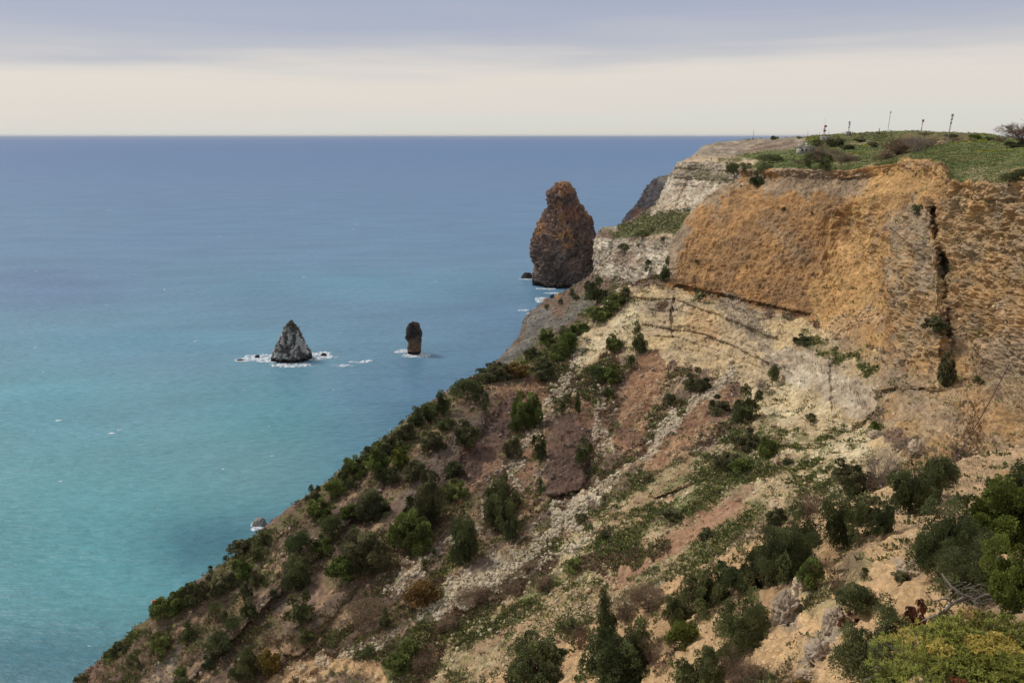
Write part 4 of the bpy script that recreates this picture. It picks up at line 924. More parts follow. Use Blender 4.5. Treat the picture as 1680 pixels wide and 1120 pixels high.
# kind, base u, base v, width px, height px [, shape]
PL = []
def add(s):
    for ln in s.strip().split('\n'):
        for t in ln.split(';'):
            t = t.split()
            if t: PL.append((t[0], *map(float, t[1:5]), t[5] if len(t) > 5 else None))
add('''
O 135 1116 22 14; O 194 1068 28 16; G 262 1010 28 28; G 280 1002 30 30; G 298 992 30 30; O 318 988 32 36; O 338 978 30 34; J 345 943 11 15; O 370 964 36 26; G 398 944 32 34 ; J 368 918 10 8
O 395 907 32 22; J 427 917 22 28; J 437 890 28 32; J 310 1044 36 26; J 355 1010 22 24; J 368 1022 12 20; J 409 1010 28 32; O 407 980 18 26; O 422 958 22 24; J 385 1036 26 26; G 266 1070 28 30; J 227 1093 9 15
J 355 1076 34 36; J 342 1097 22 26; G 296 1108 16 16; J 299 1124 22 14; J 404 1110 44 54 round; Y 437 1102 34 40; J 449 984 12 16; J 495 1020 48 50 round; J 500 1054 30 28; J 492 908 40 36; J 487 960 44 54 uneven
J 545 882 32 38; J 578 880 18 22; G 528 902 26 26; O 600 934 66 62 round; G 562 948 40 36; O 610 846 54 42 uneven; G 575 846 28 20; O 705 858 54 92 uneven; G 745 818 36 32; G 668 898 56 58 round
J 820 838 50 60 round; J 822 868 44 60 uneven; J 803 838 20 36; J 762 916 42 78 uneven; J 841 886 26 46; J 633 1026 24 30; Y 690 992 44 36; J 697 935 12 16; J 711 913 10 12; J 605 1078 18 18; G 650 1098 36 26; G 668 1074 28 24
J 515 828 26 34; G 529 848 38 34; G 550 812 30 26; J 566 792 20 32; J 577 804 18 20; G 586 776 34 32; G 618 770 40 44; N 655 763 32 28; O 615 746 32 20; O 635 738 34 24; G 656 742 30 18; J 637 788 30 26; O 665 721 34 30; J 682 697 36 28
J 700 688 30 26; J 727 678 34 36; J 731 702 28 26; J 765 655 36 34; J 783 645 26 26; J 781 662 14 18; J 798 660 12 16; J 794 677 13 15; O 763 728 38 40 round; O 711 739 34 32; O 683 786 36 34; O 742 782 28 28; O 843 748 28 36; G 865 700 44 56
J 884 754 28 46; J 885 803 14 18; O 895 625 32 26; O 806 622 42 24; O 812 612 26 20; Y 845 614 36 20; O 826 618 30 22; G 900 565 28 26; O 873 586 26 18; O 890 610 28 24; G 917 591 30 26; G 930 580 26 34; O 935 552 34 18; G 950 545 30 18; G 975 527 40 20; G 993 516 28 18
G 1010 506 32 26; O 1025 494 20 20; J 978 497 36 42 round; J 1048 578 30 46 cone; J 1037 602 20 18; G 1003 575 26 26; J 981 628 26 28; G 1001 628 28 32; J 977 644 18 14; J 997 651 22 22; J 921 681 18 20; J 931 660 12 14; J 948 679 14 38 cone; J 952 761 30 44 round
O 1145 637 34 30 ; J 1222 683 42 50 round; J 1210 690 26 34 round; O 1175 675 34 26; O 1097 664 18 20; O 1190 768 40 28; G 1212 775 30 22; J 1267 630 16 30; G 1258 748 26 34; O 1228 732 40 28; B 1248 642 24 26; G 1436 707 18 14
B 1440 796 56 66; J 1490 838 62 92 uneven; J 1540 810 50 56 flat; J 1520 822 40 74 uneven; O 1400 806 56 50 uneven; J 1385 900 60 96 uneven; O 1410 860 50 50; J 1440 874 36 58 round; O 1550 632 24 54; O 1532 540 34 20; J 1600 632 14 16; O 1312 562 26 14; O 1270 856 30 24
J 1288 952 80 118 round; J 1252 958 60 86 round; J 1310 910 50 80 uneven; J 1218 968 60 50 round; J 1150 1002 62 66 uneven; J 1172 990 40 60 round; J 1112 1022 46 62 uneven; J 1190 968 40 50 round; N 1118 1060 42 38 flat; J 1210 1072 84 104 uneven; J 1180 1110 60 60 round; J 1140 1140 70 80 uneven
G 1325 968 32 52; B 1372 972 74 62; B 1335 838 42 44; B 1300 900 40 40; J 1402 1006 56 44 flat; R 1396 1030 30 24; J 1425 1130 106 140 uneven; J 1418 951 18 20; O 1480 951 30 12; B 1215 1150 92 78; B 1300 1140 60 44; Y 1310 1142 40 26
J 1545 945 90 128 uneven; J 1588 900 60 70 round; N 1640 900 130 120 uneven; J 1600 985 110 110 uneven; J 1670 830 70 80 round; N 1665 1000 90 120 uneven; J 1545 1060 56 60 round; R 1497 1030 30 46; J 1530 1050 40 40
N 1480 1150 70 70 round; G 1530 1110 60 56 round; G 1470 1120 50 40; O 1440 1130 50 40
J 1010 1128 100 100 round; J 995 1075 46 108 cone; J 1045 1085 50 70 round; J 942 1044 44 36 round; J 880 1128 96 74 round; J 905 1085 50 40 uneven; B 950 1062 44 42; B 1062 1000 60 44; B 1080 1100 62 54; B 1020 1010 40 34; J 850 1125 50 40
O 1105 852 34 16; J 966 874 14 16; O 950 858 18 16; O 1060 790 16 12; O 990 880 20 12; G 940 935 30 16; O 1160 880 24 14; J 1130 640 10 9; O 1330 690 14 12; O 1290 760 16 10
J 1260 266 36 13 flat; J 1323 275 18 20; J 1352 279 24 26 round; B 1343 264 36 26; B 1385 264 34 16; J 1205 288 26 20; J 1222 280 18 12; J 1240 305 24 22; J 1252 290 24 18; O 1375 238 18 12; O 1362 240 20 12; B 1310 268 22 9
B 1475 252 52 28; B 1502 248 42 26; B 1455 258 28 14; B 1525 240 30 14; G 1597 230 16 10; G 1620 231 14 6; B 1641 232 20 9; J 1655 303 30 18 flat; J 1672 295 24 16 flat; O 1668 240 34 9; O 1560 226 20 5; B 1517 222 20 5; O 1410 232 18 6; J 1340 240 18 10; O 1390 245 20 8; O 1430 240 16 7; J 1274 225 4 3; J 1226 230 3 2.5; O 1268 228 11 5; O 1310 227 8 3
J 1052 392 22 14 flat; J 1087 395 9 6; J 1024 410 18 11 flat; J 1062 448 15 20; J 1090 460 20 36 cone; J 1146 494 20 18 round; O 962 475 14 12; J 936 487 12 12; J 919 502 7 12; J 897 507 8 8; J 1505 353 20 16 round; O 945 492 12 8; J 1046 404 6 5; O 1070 378 12 5
T 1475 252 50 20; T 1503 246 40 18; T 1450 260 34 12; T 1345 265 44 24; T 1362 258 30 14; T 1386 265 36 14; T 1325 852 40 38; T 1062 1002 60 40; T 1215 1150 90 70; T 950 1064 42 32; T 1372 976 66 38; T 780 988 60 26; T 830 964 50 22; T 700 1092 40 36; T 600 1012 60 22; T 735 1030 40 24; T 870 940 40 20; T 1020 1015 40 26; T 1425 800 50 40; T 890 960 40 18; T 1520 236 30 9; T 1560 232 24 7
J 1140 430 5 6; J 1330 350 5 4; O 1285 345 8 5
''')
KN = {'J': ('juniper', 'dark green'), 'G': ('leafy_shrub', 'fresh green'), 'O': ('olive_shrub', 'olive grey'), 'Y': ('yellowing_shrub', 'yellowish'), 'N': ('bright_juniper', 'bright yellow green'), 'R': ('dry_shrub', 'red brown'), 'B': ('bare_shrub', 'leafless twiggy')}
NM = {'T': 'brown_thicket', 'J': 'juniper_bush', 'G': 'leafy_shrub', 'O': 'scrub_bush', 'Y': 'yellowing_shrub', 'N': 'juniper_tree', 'R': 'dry_shrub', 'B': 'bare_shrub'}
def zone(u, v, p):
    if v < 246 or (v < 310 and u > 1190): return 'on the grassy plateau'
    if u < 1170 and v < 520 and u > 880 and p[1] > 225: return 'on the far headland'
    if v < 640 and u > 1050 and u < 1700 and p[2] > 66: return 'on the orange cliff face'
    x = u; crest = np.interp(u, [100, 250, 370, 480, 600, 700, 800, 940, 1030], [1135, 1010, 920, 830, 745, 665, 612, 545, 470])
    if u < 1040 and v < crest+34: return 'on the seaward crest of the slope'
    if u > 1430 and v > 870: return 'at the lower right corner'
    near_line = np.interp(u, [790, 980, 1220, 1330, 1440, 1560, 1700], [1100, 1010, 888, 836, 790, 745, 745])
    if v > near_line: return 'on the near yellow spur'
    if u > 1090: return 'below the cream cliff'
    if v < 800 and u > 840: return 'among the red knobs'
    return 'on the brown lower slope'
ORD = ['leftmost', 'second', 'third', 'fourth', 'fifth', 'sixth', 'seventh', 'eighth', 'ninth', 'tenth', 'eleventh', 'twelfth', 'thirteenth', 'fourteenth', 'fifteenth', 'sixteenth', 'seventeenth', 'eighteenth', 'nineteenth', 'twentieth'] + ['number %d' % i for i in range(21, 80)]
items = []
for i, (k, u, v, w, h, shp) in enumerate(PL):
    base, d = ground(u, min(v, 1119)) if v < 1122 else (None, None)
    if base is None:
        b0, d0 = ground(u, 1118); d = d0*(1-(v-1118)/F*1.6); base = W(u, v, d)
    items.append([k, u, v, w, h, shp, base, d, zone(u, v, base)])
grp = {}
for it in items:
    sz = it[4]*it[7]/F; it.append('tall' if it[5] == 'cone' else ('large' if sz > 4.6 else ('small' if sz < 2.2 else 'middling')))
    grp.setdefault((it[0], it[8], it[9]), []).append(it)
for key, L in grp.items():
    L.sort(key=lambda t: t[1]+t[2]*.01)
    for i, it in enumerate(L):
        n = len(L); k = it[0]; kind = {'J': 'juniper', 'G': 'leafy shrub', 'O': 'scrub bush', 'Y': 'yellowing shrub', 'N': 'juniper', 'R': 'dry shrub', 'B': 'shrub', 'T': 'thicket'}[k]
        look = {'J': 'dark green', 'G': 'fresh green', 'O': 'olive green', 'Y': 'yellow brown', 'N': 'bright yellow green', 'R': 'red brown', 'B': 'bare twiggy', 'T': 'dense brown'}[k]
        if n == 1: lab = f'{it[9]} {look} {kind} {it[8]}'
        elif i == 0: lab = f'{it[9]} {look} {kind} {it[8]}, leftmost of {n}'
        elif i == n-1: lab = f'{it[9]} {look} {kind} {it[8]}, rightmost of {n}'
        else: lab = f'{it[9]} {look} {kind} {it[8]}, {ORD[i]} from the left'
        it.append(lab)
for i, (k, u, v, w, h, shp, base, d, zn, sz, lab) in enumerate(items):
    r = random.Random(i*17+3); wm, hm = w*d/F, h*d/F
    hpx = max(w, h)*.61; lod = 0 if hpx < 13 else (1 if hpx < 32 else (2 if hpx < 62 else 3))
    root = bpy.data.objects.new(NM[k], None); scene.collection.objects.link(root); root.empty_display_size = .2
    root.location = Vector(base)-Vector((0, 0, .04*hm)); root.rotation_euler = (0, r.uniform(-.12, .12), 0)
    tag(root, lab, 'juniper' if k in 'JN' else 'shrub', {'J': 'dark junipers on the cliffs and slopes', 'G': 'fresh green shrubs on the slopes', 'O': 'olive green scrub bushes', 'B': 'bare twiggy shrubs', 'N': 'bright green junipers', 'Y': 'yellowing shrubs', 'R': 'red brown dry shrubs', 'T': 'brown thickets'}[k])
    sx, sy, sz_ = wm*1.16, wm*r.uniform(.95, 1.15), hm*1.22
    rz = r.uniform(0, 6.28)
    if k == 'B':
        o = link('branches', bare_mesh(lod, r.randrange(3), r.random() < .4), root); o.scale = (sx, sy, sz_); o.rotation_euler = (0, 0, rz)
    else:
        shape = shp or r.choice(SH[k])
        cm_, tm = crown_mesh(k, shape, lod, r.randrange(2) if lod < 3 else i)
        a = link('crown', cm_, root); b = link('trunk', tm, root)
        for o in (a, b): o.scale = (sx, sx, sz_); o.rotation_euler = (0, 0, rz)

# ------------------------------------------------------------------ near spiky shrub, dead branches
def spurge():
    rg = np.random.default_rng(5); n = 5200
    ctr, _ = ground(1600, 1118); ctr = W(1622, 1158, 8.6)
    x = rg.normal(size=n)*.5; y = rg.normal(size=n)*.42; keep = (x/1.0)**2+(y/.9)**2 < 1.6; x, y = x[keep], y[keep]; n = len(x)
    top = .78*np.sqrt(np.clip(1-(x/1.35)**2-(y/1.2)**2, 0, 1))+.34*(vn(np.stack([x*2.6+9, y*2.6, x*0], -1))-.5)+.12*(vn(np.stack([x*7, y*7, x*0], -1))-.5)
    z = top-rg.random(n)**2*.4
    tips = np.stack([x, y, z], -1); nl = 11
    ax = np.stack([x*.8, y*.8, np.ones(n)*.9], -1)+rg.normal(size=(n, 3))*.25; ax /= np.linalg.norm(ax, axis=1, keepdims=True)
    a = rg.random((n, nl))*2*math.pi; e1 = np.cross(ax, rg.normal(size=(n, 3))); e1 /= np.linalg.norm(e1, axis=1, keepdims=True); e2 = np.cross(ax, e1)
    rad = np.cos(a)[..., None]*e1[:, None]+np.sin(a)[..., None]*e2[:, None]; lift = rg.random((n, nl, 1))*1.1
    dv = rad+ax[:, None]*lift; dv /= np.linalg.norm(dv, axis=-1, keepdims=True); L = (.032+.026*rg.random((n, nl, 1)))
    sd_ = np.cross(dv, ax[:, None]+.01); sd_ /= np.linalg.norm(sd_, axis=-1, keepdims=True)+1e-9; wd = L*.12
    p = tips[:, None]-ax[:, None]*(rg.random((n, nl, 1))*.05)
    q = np.stack([p, p+dv*L*.5-sd_*wd, p+dv*L, p+dv*L*.5+sd_*wd], 2).reshape(-1, 3)
    ag = fbm(tips*2.2+4, 2)
    c = np.where((ag > .56)[:, None], s2l((158, 140, 66)), s2l((116, 118, 52)))*(.7+.6*rg.random((n, 1)))
    red = np.minimum(np.hypot(x+.62, y+.35), np.hypot(x-.25, y+.3)) < .10; c[red] = s2l((124, 70, 48))
    c = np.repeat(np.repeat(c, nl, 0)*(.85+.3*rg.random((n*nl, 1))), 4, 0)
    m = tint_mat('lance_leaves', .7, .1, (), ())
    root = bpy.data.objects.new('spurge_bush', None); scene.collection.objects.link(root); root.location = Vector(ctr)
    tag(root, 'large yellow green shrub with narrow pointed leaves and red tips at the bottom right edge', 'shrub')
    link('leaves', make_mesh('leaves', q, np.arange(len(q)).reshape(-1, 4), m, False, c), root)
    st = [tube([(0, 0, -.6), (xx*.5, yy*.5, zz*.4), (xx, yy, zz-.03)], [.012, .009, .004], 4) for xx, yy, zz in tips[::14]]
    v, f = join(st); link('stems', make_mesh('stems', v, f, bark, True), root)
    s = Vector((1.0, 1.05, .95)); root.scale = s
spurge()
def px_path(name, pts, rad, mat, label, cat, ns=7, sub=8):
    P = np.array([W(*p[:3]) for p in pts]); Q = catmull(P, [sub]*(len(P)-1)); r_ = np.interp(np.linspace(0, 1, len(Q)), np.linspace(0, 1, len(rad)), rad)
    Q = Q+(fbm(Q*6, 2)-.5)[:, None]*.03
    return tube(Q, r_, ns)
def deadwood():
    r = random.Random(4); parts = []
    D0 = 19.5
    limbs = [([(1590,1032,19.4),(1603,1008,19.3),(1598,985,19.4),(1575,972,19.5),(1560,960,19.6),(1545,940,19.8)], [.075,.065,.05,.04,.03,.02]),
             ([(1582,980,19.4),(1562,990,19.2),(1545,1005,19),(1520,1015,18.8),(1500,1023,18.7)], [.05,.045,.035,.022,.012]),
             ([(1562,990,19.2),(1550,982,19.1),(1530,985,19),(1518,970,19)], [.03,.022,.014,.008]),
             ([(1560,992,19.2),(1556,970,19.3),(1550,950,19.3)], [.02,.014,.006]),
             ([(1598,985,19.4),(1620,975,19.2),(1640,985,19),(1652,1005,19)], [.045,.035,.025,.012])]
    for pts, rad in limbs: parts.append(px_path('', pts, rad, None, '', ''))
    for i in range(42):
        u, v = 1585+r.uniform(-10, 55), 975+r.uniform(-22, 14); a = r.uniform(-.5, .35)
        if r.random() < .3: a = r.uniform(2.4, 3.6)
        L = r.uniform(18, 52); pts = [(u+math.cos(a)*L*t+r.uniform(-3, 3), v+math.sin(a)*L*t+18*t*t*r.uniform(-.3, .8), 19.2+r.uniform(-.5, .5)) for t in (0, .33, .66, 1)]
        parts.append(px_path('', pts, [.012, .009, .006, .003], None, '', '', 4, 4))
    v, f = join(parts); o = link('dead_juniper', make_mesh('dead_juniper', v, f, greybark, True))
    tag(o, 'twisted grey dead juniper limbs with bleached branches under the bright green crown', 'dead tree')
deadwood()

def boulder(u, v, w, h, srgb, label, d=None, seed=1, group=None, amp=1.0, sy=1.0):
    base, dd = ground(u, v); r = np.random.default_rng(seed)
    wm, hm = w*dd/F, h*dd/F
    nr, nc = 60, 72; th = np.linspace(0.01, math.pi-.01, nr)[:, None]; ph = np.linspace(0, 2*math.pi, nc, endpoint=False)[None]
    S = np.stack([np.sin(th)*np.cos(ph), np.sin(th)*np.sin(ph), np.cos(th)*np.ones_like(ph)], -1)
    q = S*1.3+seed*3.3; D = 1+amp*((fbm(q, 3)-.5)*.9+(fbm(q*2.0, 5, .62, True)-.5)*.8)
    G = S*D[..., None]*[wm*.5, wm*.45*sy, hm*.62]+base+[0, wm*.1, hm*.25]
    n2 = fbm(G/(wm*.12), 4); c = np.array(s2l(srgb))*[1.12, 1.0, .84]*(1+(n2-.5)[..., None]*.9)
    f = grid_faces(nr, nc+1); f = (f//(nc+1))*nc+(f % (nc+1)) % nc
    o = link('boulder', make_mesh('boulder', G.reshape(-1, 3), f, near_mat if dd < 60 else rock_mat, False, c.reshape(-1, 3))); tag(o, label, 'rock', group or 'boulders on the slopes')
for i, a in enumerate([
    (1543, 236, 13, 6, (206, 190, 168), 'pale boulder in the plateau grass beside the tall grey lattice mast'),
    (1436, 716, 18, 11, (176, 168, 158), 'grey white boulder with a green shrub on it below the orange cliff'),
    (1504, 742, 22, 24, (180, 170, 156), 'upright pale rock above the leaning juniper near the cliff foot'),
    (1290, 1015, 40, 46, (158, 150, 142), 'jagged grey outcrop on the yellow spur beside the big round juniper'),
    (1318, 972, 34, 34, (190, 180, 164), 'pale broken outcrop under the grey leafless thicket'),
    (1345, 1082, 40, 34, (166, 158, 150), 'low grey outcrop on yellow soil left of the tall spreading juniper'),
    (1368, 1035, 30, 44, (170, 160, 150), 'narrow grey outcrop above the low grey outcrop on yellow soil'),
    (1322, 1112, 26, 14, (180, 168, 152), 'small pale outcrop at the bottom edge on yellow soil'),
    (1500, 945, 30, 32, (184, 172, 156), 'pale boulder at the edge of the big dark juniper'),
    (1582, 1030, 34, 42, (186, 164, 138), 'cream rock block beneath the dead juniper limbs'),
    (944, 650, 13, 8, (208, 194, 172), 'white slab above the grey and red knob'),
    (1018, 562, 12, 7, (176, 166, 152), 'grey boulder on pale scree beside the cone shaped juniper'),
    (1087, 502, 20, 11, (152, 138, 122), 'grey rectangular block at the left end of the cream cliff'),
    (1006, 560, 7, 4, (170, 162, 150), 'small grey boulder on the pale scree'),
    (964, 558, 9, 5, (150, 144, 138), 'bluish grey boulder near the green scrub strip'),
    (1123, 628, 12, 10, (170, 162, 152), 'pair of grey stones below the cream cliff beside olive scrub'),
    (1112, 622, 8, 6, (178, 170, 158), 'light stone left of the grey stones below the cream cliff'),
    (956, 810, 12, 9, (214, 204, 184), 'white boulder at the top of the rubble band'),
    (1395, 985, 10, 8, (170, 164, 156), 'small grey rock beside the small flat juniper'),
    (746, 940, 4, 9, (210, 200, 182), 'small upright white stone at the lower rubble band')]):
    boulder(a[0], a[1], a[2], a[3], a[4], a[5], seed=i+2)

# ------------------------------------------------------------------ structures on the plateau
white_p = simple_mat('white_paint', (206, 204, 198), .6, .3, .06); grey_p = simple_mat('galvanised_steel', (150, 152, 152), .5, .4, .08)
red_p = simple_mat('red_paint', (176, 84, 76), .6, .3, .08); dark_p = simple_mat('dark_steel', (70, 68, 66), .6, .3, .1)
conc = simple_mat('weathered_plaster', (164, 160, 150), .9, .1, .3, 1.2); roofm = simple_mat('roof_sheet', (196, 196, 192), .7, .2, .08); open_m = simple_mat('dark_interior', (52, 52, 54), .9, .05, .1)  # open_m: interior shade put into the colour of window and door boxes
woodp = simple_mat('pole_wood', (140, 132, 120), .9, .1, .15, 5)
def box(c, s):
    c, s = np.array(c, float), np.array(s, float)/2
    v = np.array([[x, y, z] for x in (-1, 1) for y in (-1, 1) for z in (-1, 1)])*s+c
    return v, np.array([[0, 1, 3, 2], [4, 6, 7, 5], [0, 4, 5, 1], [2, 3, 7, 6], [0, 2, 6, 4], [1, 5, 7, 3]])
def bar(a, b, t, ns=4): return tube([a, (np.array(a)+np.array(b))/2, b], [t, t, t], ns)
def root_at(name, u, v, label, cat, group=None, d=None):
    p, dd = ground(u, v)
    if d: p, dd = W(u, v, d), d
    o = bpy.data.objects.new(name, None); scene.collection.objects.link(o); o.location = p; tag(o, label, cat, group); return o, dd
def part(name, ps, mat, root, smooth=False):
    v, f = join(ps) if isinstance(ps, list) else ps
    return link(name, make_mesh(name, v, f, mat, smooth), root)
def lattice(u, vb, vt, wpx, label, mats=('g',), panels=(), lean=0, spike=0):
    o, d = root_at('radio_mast', u, vb, label, 'radio mast', 'masts on the plateau'); h = (vb-vt)*d/F; w = wpx*d/F/2*.68; n = max(5, int(h/(w*3)))
    legs, br = [], []; lx = lean*d/F
    def P(i, t): 
        a = math.radians(90+120*i); return np.array([math.cos(a)*w*(1-.35*t)+lx*t, math.sin(a)*w*(1-.35*t), h*t])
    for i in range(3): legs.append(bar(P(i, 0)-[0, 0, 1], P(i, 1), w*.28))
    for k in range(n):
        for i in range(3): br.append(bar(P(i, k/n), P((i+1) % 3, (k+1)/n), w*.14)); br.append(bar(P(i, k/n), P((i+1) % 3, k/n), w*.12))
    part('mast_frame', legs+br, grey_p if mats[0] == 'g' else white_p, o)
    if mats[0] == 'rw':
        for k in range(0, 6, 2):
            part('painted_band', [bar(P(i, (k+.02)/6)*1, P(i, (k+.98)/6), w*.33) for i in range(3)], red_p, o)
    for (t, dx, pw, ph, mt) in panels:
        c = P(0, t); part('antenna', [box((c[0]+dx*d/F, c[1]-w*1.5, c[2]), (pw*d/F, .25, ph*d/F))], {'w': white_p, 'r': red_p, 'g': grey_p}[mt], o)
    if spike: part('lightning_rod', [bar(P(0, 1)*[0, 0, 1]+[lx, 0, -.2], P(0, 1)*[0, 0, 1]+[lx, 0, spike*d/F], .05)], dark_p, o)
    return o
def pole(u, vb, vt, label, mat=None, th=.6, cat='pole', lean=0, cross=False, name='utility_pole'):
    o, d = root_at(name, u, vb, label, cat, 'poles on the plateau'); h = (vb-vt)*d/F; t = th*d/F/2*.75
    part('shaft', [tube([(0, 0, -.8), (lean*d/F*.5, 0, h*.5), (lean*d/F, 0, h)], [t, t*.9, t*.7], 8)], mat or woodp, o, True)
    if cross: part('crossarm', [box((0, 0, h*.9), (t*9, t*1.2, t*1.2))], woodp, o); part('insulator', [tube([(x*t*3.5, 0, h*.9), (x*t*3.5, 0, h*.94), (x*t*3.5, 0, h*.97)], [t*.5, t*.7, t*.3], 6) for x in (-1, 1)], white_p, o)
    else: part('pole_cap', [tube([(lean*d/F, 0, h-.05), (lean*d/F, 0, h+.05), (lean*d/F, 0, h+.12)], [t*1.3, t*1.2, t*.2], 8)], dark_p, o)
    return o
lattice(1552, 236, 188, 3.2, 'tall grey lattice mast beside a pale boulder, nearest mast on the plateau', ('g',), ((.86, 0, 3, 5, 'w'), (.97, 0, 3.4, 4, 'g'), (.72, 0, 2.4, 3, 'g')), lean=3)
lattice(1454.5, 219, 184, 1.8, 'thin very tall pale mast rising from the crown of the plateau', ('w',), ((.97, 0, 2, 3, 'w'),), lean=1.2)
lattice(1508, 220, 196, 2.4, 'red and white lattice mast with spread feet between two bare thickets', ('rw',), ((.95, 0, 3, 4, 'r'),), lean=1.6)
lattice(1391, 219, 200, 2.2, 'grey lattice mast rising from a small grey cabin', ('g',), ((.95, 0, 3, 3, 'g'), (.75, .6, 2.4, 2, 'g'), (.55, 0, 2.4, 2, 'g')), spike=2)
lattice(1351.5, 223, 207, 3.6, 'short mast with red and white dishes and a long thin rod', ('w',), ((.95, 1, 4, 3.5, 'r'), (.72, -.5, 3, 3, 'w'), (.5, .3, 4, 3, 'r')), spike=12)
pole(1235, 228, 212, 'thin dark pole alone on the rocky far ridge', dark_p, .8)
pole(1324, 226, 216, 'slightly leaning thin pole on the ridge left of the white kiosk', dark_p, .7, lean=-1)
pole(1343, 223, 218, 'very short dark post just left of the white kiosk', dark_p, 1.0)
pole(1358, 222, 213, 'thin pole just right of the white kiosk', grey_p, .6)
pole(1393, 243, 224, 'pale wooden pole with a crossarm below the grey cabin', None, 1.0, cross=True)
pole(1386, 231, 219, 'short thin pole left of the grey cabin', None, .8)
pole(1421.5, 233, 218, 'pale utility pole in the green middle of the plateau', None, .9, cross=True)
pole(1433, 236, 219, 'darker utility pole right of the pale one in the middle of the plateau', dark_p, .9, cross=True)
def house(u, v, w, h, label, dome=False, kiosk=False):
    o, d = root_at('stone_hut' if not kiosk else 'kiosk', u, v, label, 'hut'); s = d/F; W_, H_ = w*s, h*s; D_ = W_*.6
    part('wall', [box((0, 0, H_*.5-.4), (W_, D_, H_+.8))], conc, o)
    part('roof', [box((0, 0, H_+.18), (W_*1.12, D_*1.2, .36))], roofm if kiosk else conc, o)
    for x in ((-.33, -.05, .22) if not kiosk else (-.25, .2)):
        wf = part('window', [box((x*W_, -D_/2-.05, H_*.55), (W_*.17, .12, H_*.5))], white_p, o)
        part('opening_shade', [box((x*W_, -D_/2-.13, H_*.55), (W_*.12, .06, H_*.4))], open_m, wf)
    dr = part('door', [box((.40*W_, -D_/2-.05, H_*.42), (W_*.11, .12, H_*.8))], open_m, o)
    if not kiosk: part('broken_parapet', [box((-.36*W_, 0, H_+.75), (W_*.16, D_*.8, .8)), box((.1*W_, 0, H_+.6), (W_*.1, D_*.7, .5))], conc, o)
    return o
house(1321, 250, 25, 10, 'ruined pale stone hut with dark openings left of the dark plateau thicket')
house(1352, 230, 13, 6, 'small white roofed kiosk under the red and white dishes', kiosk=True)
house(1391, 220, 7, 4.5, 'small grey cabin at the foot of the grey lattice mast', kiosk=True)
def dome():
    o, d = root_at('water_tank', 1323, 236, 'white domed tank behind the ruined stone hut', 'tank'); s = d/F
    z = np.linspace(0, 1, 12); s = s*.62; rr = np.sqrt(1-z**2)*3.4*s+.01
    part('shell', [tube([(0, 0, -1.)]+[(0, 0, q*5*s) for q in z], np.concatenate([[rr[0]], rr]), 20)], white_p, o, True)
    part('tank_hatch', [tube([(0, 0, 4.9*s), (0, 0, 5.4*s), (0, 0, 5.6*s)], [.5, .45, .1], 10)], grey_p, o)
dome()
def monument():
    o, d = root_at('stone_monument', 1440, 218.5, 'small dark monument with a white top on the highest point of the plateau', 'monument'); s = d/F
    part('plinth', [box((0, 0, .2), (2.6*s, 2.6*s, 1.6*s+.6))], dark_p, o); part('pillar', [tube([(0, 0, .5), (0, 0, 4*s), (0, 0, 7.5*s)], [.9*s, .75*s, .6*s], 8)], dark_p, o)
    part('finial', [tube([(0, 0, 7*s), (0, 0, 8.6*s), (0, 0, 9.8*s)], [.9*s, .9*s, .2*s], 10)], white_p, o, True)
monument()
def berry_tree():
    r = random.Random(12); p, d = W(1676, 240, 200.), 200.; p2, d2 = ground(1676, 238); p, d = p2, d2
    v, f = bare(r, 26, 6, 1.35, .012); o = bpy.data.objects.new('bare_tree', None); scene.collection.objects.link(o); o.location = p
    tag(o, 'round crowned bare tree with dark berries at the right edge of the plateau', 'tree')
    h, w = 47*d/F, 74*d/F
    v[:, 2] = v[:, 2]*.86+.14; v = v*[w, w, h]; link('branches', make_mesh('branches', v, f, twig_m), o)
    part('trunk', [tube([(0, 0, -.5), (.1, 0, h*.1), (0, 0, h*.2)], [w*.022, w*.018, w*.014], 7)], bark, o, True)
    ends = v[np.random.default_rng(3).choice(len(v), 420)]; q, fs = [], []
    for i, e in enumerate(ends[ends[:, 2] > h*.4]): q.append((IV*w*.0075+e, IF))
    part('berries', q, simple_mat('dark_berries', (92, 54, 50), .6, .3, .2), o); o['label'] = 'round crowned bare tree with dark berries at the right edge of the plateau'
berry_tree()
def cable():
    pts = [(1563, 757, 84), (1590, 708, 88), (1620, 655, 93), (1655, 596, 101)]
    P = [W(*p) for p in pts]; P[0] = ground(1565, 757)[0]; P[-1] = ground(1655, 596)[0]; P[1] = P[0]*.66+P[3]*.34-[0, 0, .5]; P[2] = P[0]*.33+P[3]*.67-[0, 0, .5]; P = catmull(np.array(P), [8, 8, 8]); v, f = tube(P, np.full(len(P), .065), 6)
    o = link('steel_cable', make_mesh('steel_cable', v, f, simple_mat('rusty_steel', (84, 62, 56), .7, .3, .2), True)); tag(o, 'rusty dark cable stretched diagonally down the cliff at the right', 'cable')
cable()
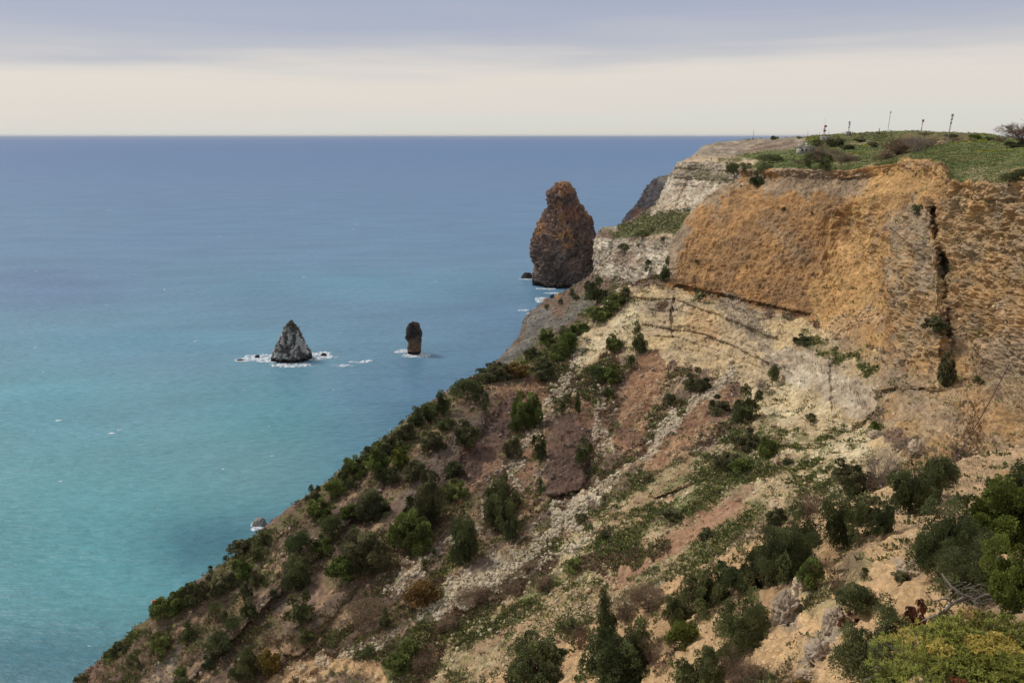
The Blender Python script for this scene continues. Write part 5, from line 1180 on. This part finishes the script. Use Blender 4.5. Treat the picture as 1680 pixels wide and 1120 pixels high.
def person(u, v, hpx, shirt, label):
    p, d = ground(u, v); h = hpx*d/F; s = h/1.72
    nodes = [((0,0,.92),.13),((0,0,1.15),.14),((0,0,1.38),.17),((0,0,1.5),.07),((0,-.01,1.62),.10),((.09,0,.88),.1),((.1,.03,.5),.07),((.1,0,.06),.05),((.1,-.13,.04),.035),((-.09,0,.88),.1),((-.12,-.04,.5),.07),((-.13,.02,.06),.05),((-.13,-.11,.04),.035),
             ((.2,0,1.4),.06),((.25,.02,1.12),.045),((.24,-.05,.88),.035),((-.2,0,1.4),.06),((-.25,.02,1.12),.045),((-.24,-.06,.88),.035)]
    ed = [(0,1),(1,2),(2,3),(3,4),(0,5),(5,6),(6,7),(7,8),(0,9),(9,10),(10,11),(11,12),(2,13),(13,14),(14,15),(2,16),(16,17),(17,18)]
    me = bpy.data.meshes.new('person'); me.from_pydata([tuple(s*x for x in n[0]) for n in nodes], ed, []); me.materials.append(shirt)
    o = link('person', me); o.location = p; m = o.modifiers.new('skin', 'SKIN')
    for i, n in enumerate(nodes): me.skin_vertices[0].data[i].radius = (n[1]*s, n[1]*s)
    me.skin_vertices[0].data[0].use_root = True; sb = o.modifiers.new('sub', 'SUBSURF'); sb.levels = 1; sb.render_levels = 1; o['_'] = 1
    tag(o, label, 'person', 'walkers on the pale ledge')
try:
    for a in [(1167, 263.5, 5, simple_mat('red_brown_clothes', (110, 50, 44)), 'person in reddish clothes standing on the bare pale ledge'),
              (1142, 257.5, 4.5, simple_mat('dark_clothes', (56, 56, 62)), 'person in dark clothes at the seaward edge of the pale ledge')]: person(*a)
except Exception as e: print('person', e)

# ------------------------------------------------------------------ thin sea haze
def haze():
    v, f = box((0, 50000, 60), (420000, 300000, 142)); m = bpy.data.materials.new('haze'); m.use_nodes = True; n = m.node_tree.nodes; l = m.node_tree.links
    n.remove(n['Principled BSDF']); p = n.new('ShaderNodeVolumePrincipled'); p.inputs['Color'].default_value = (.86, .88, .92, 1); p.inputs['Density'].default_value = 1.2e-5
    p.inputs['Anisotropy'].default_value = .2; l.new(p.outputs[0], n['Material Output'].inputs['Volume'])
    o = link('haze', make_mesh('haze', v, f, m)); tag(o, kind='stuff')
haze()
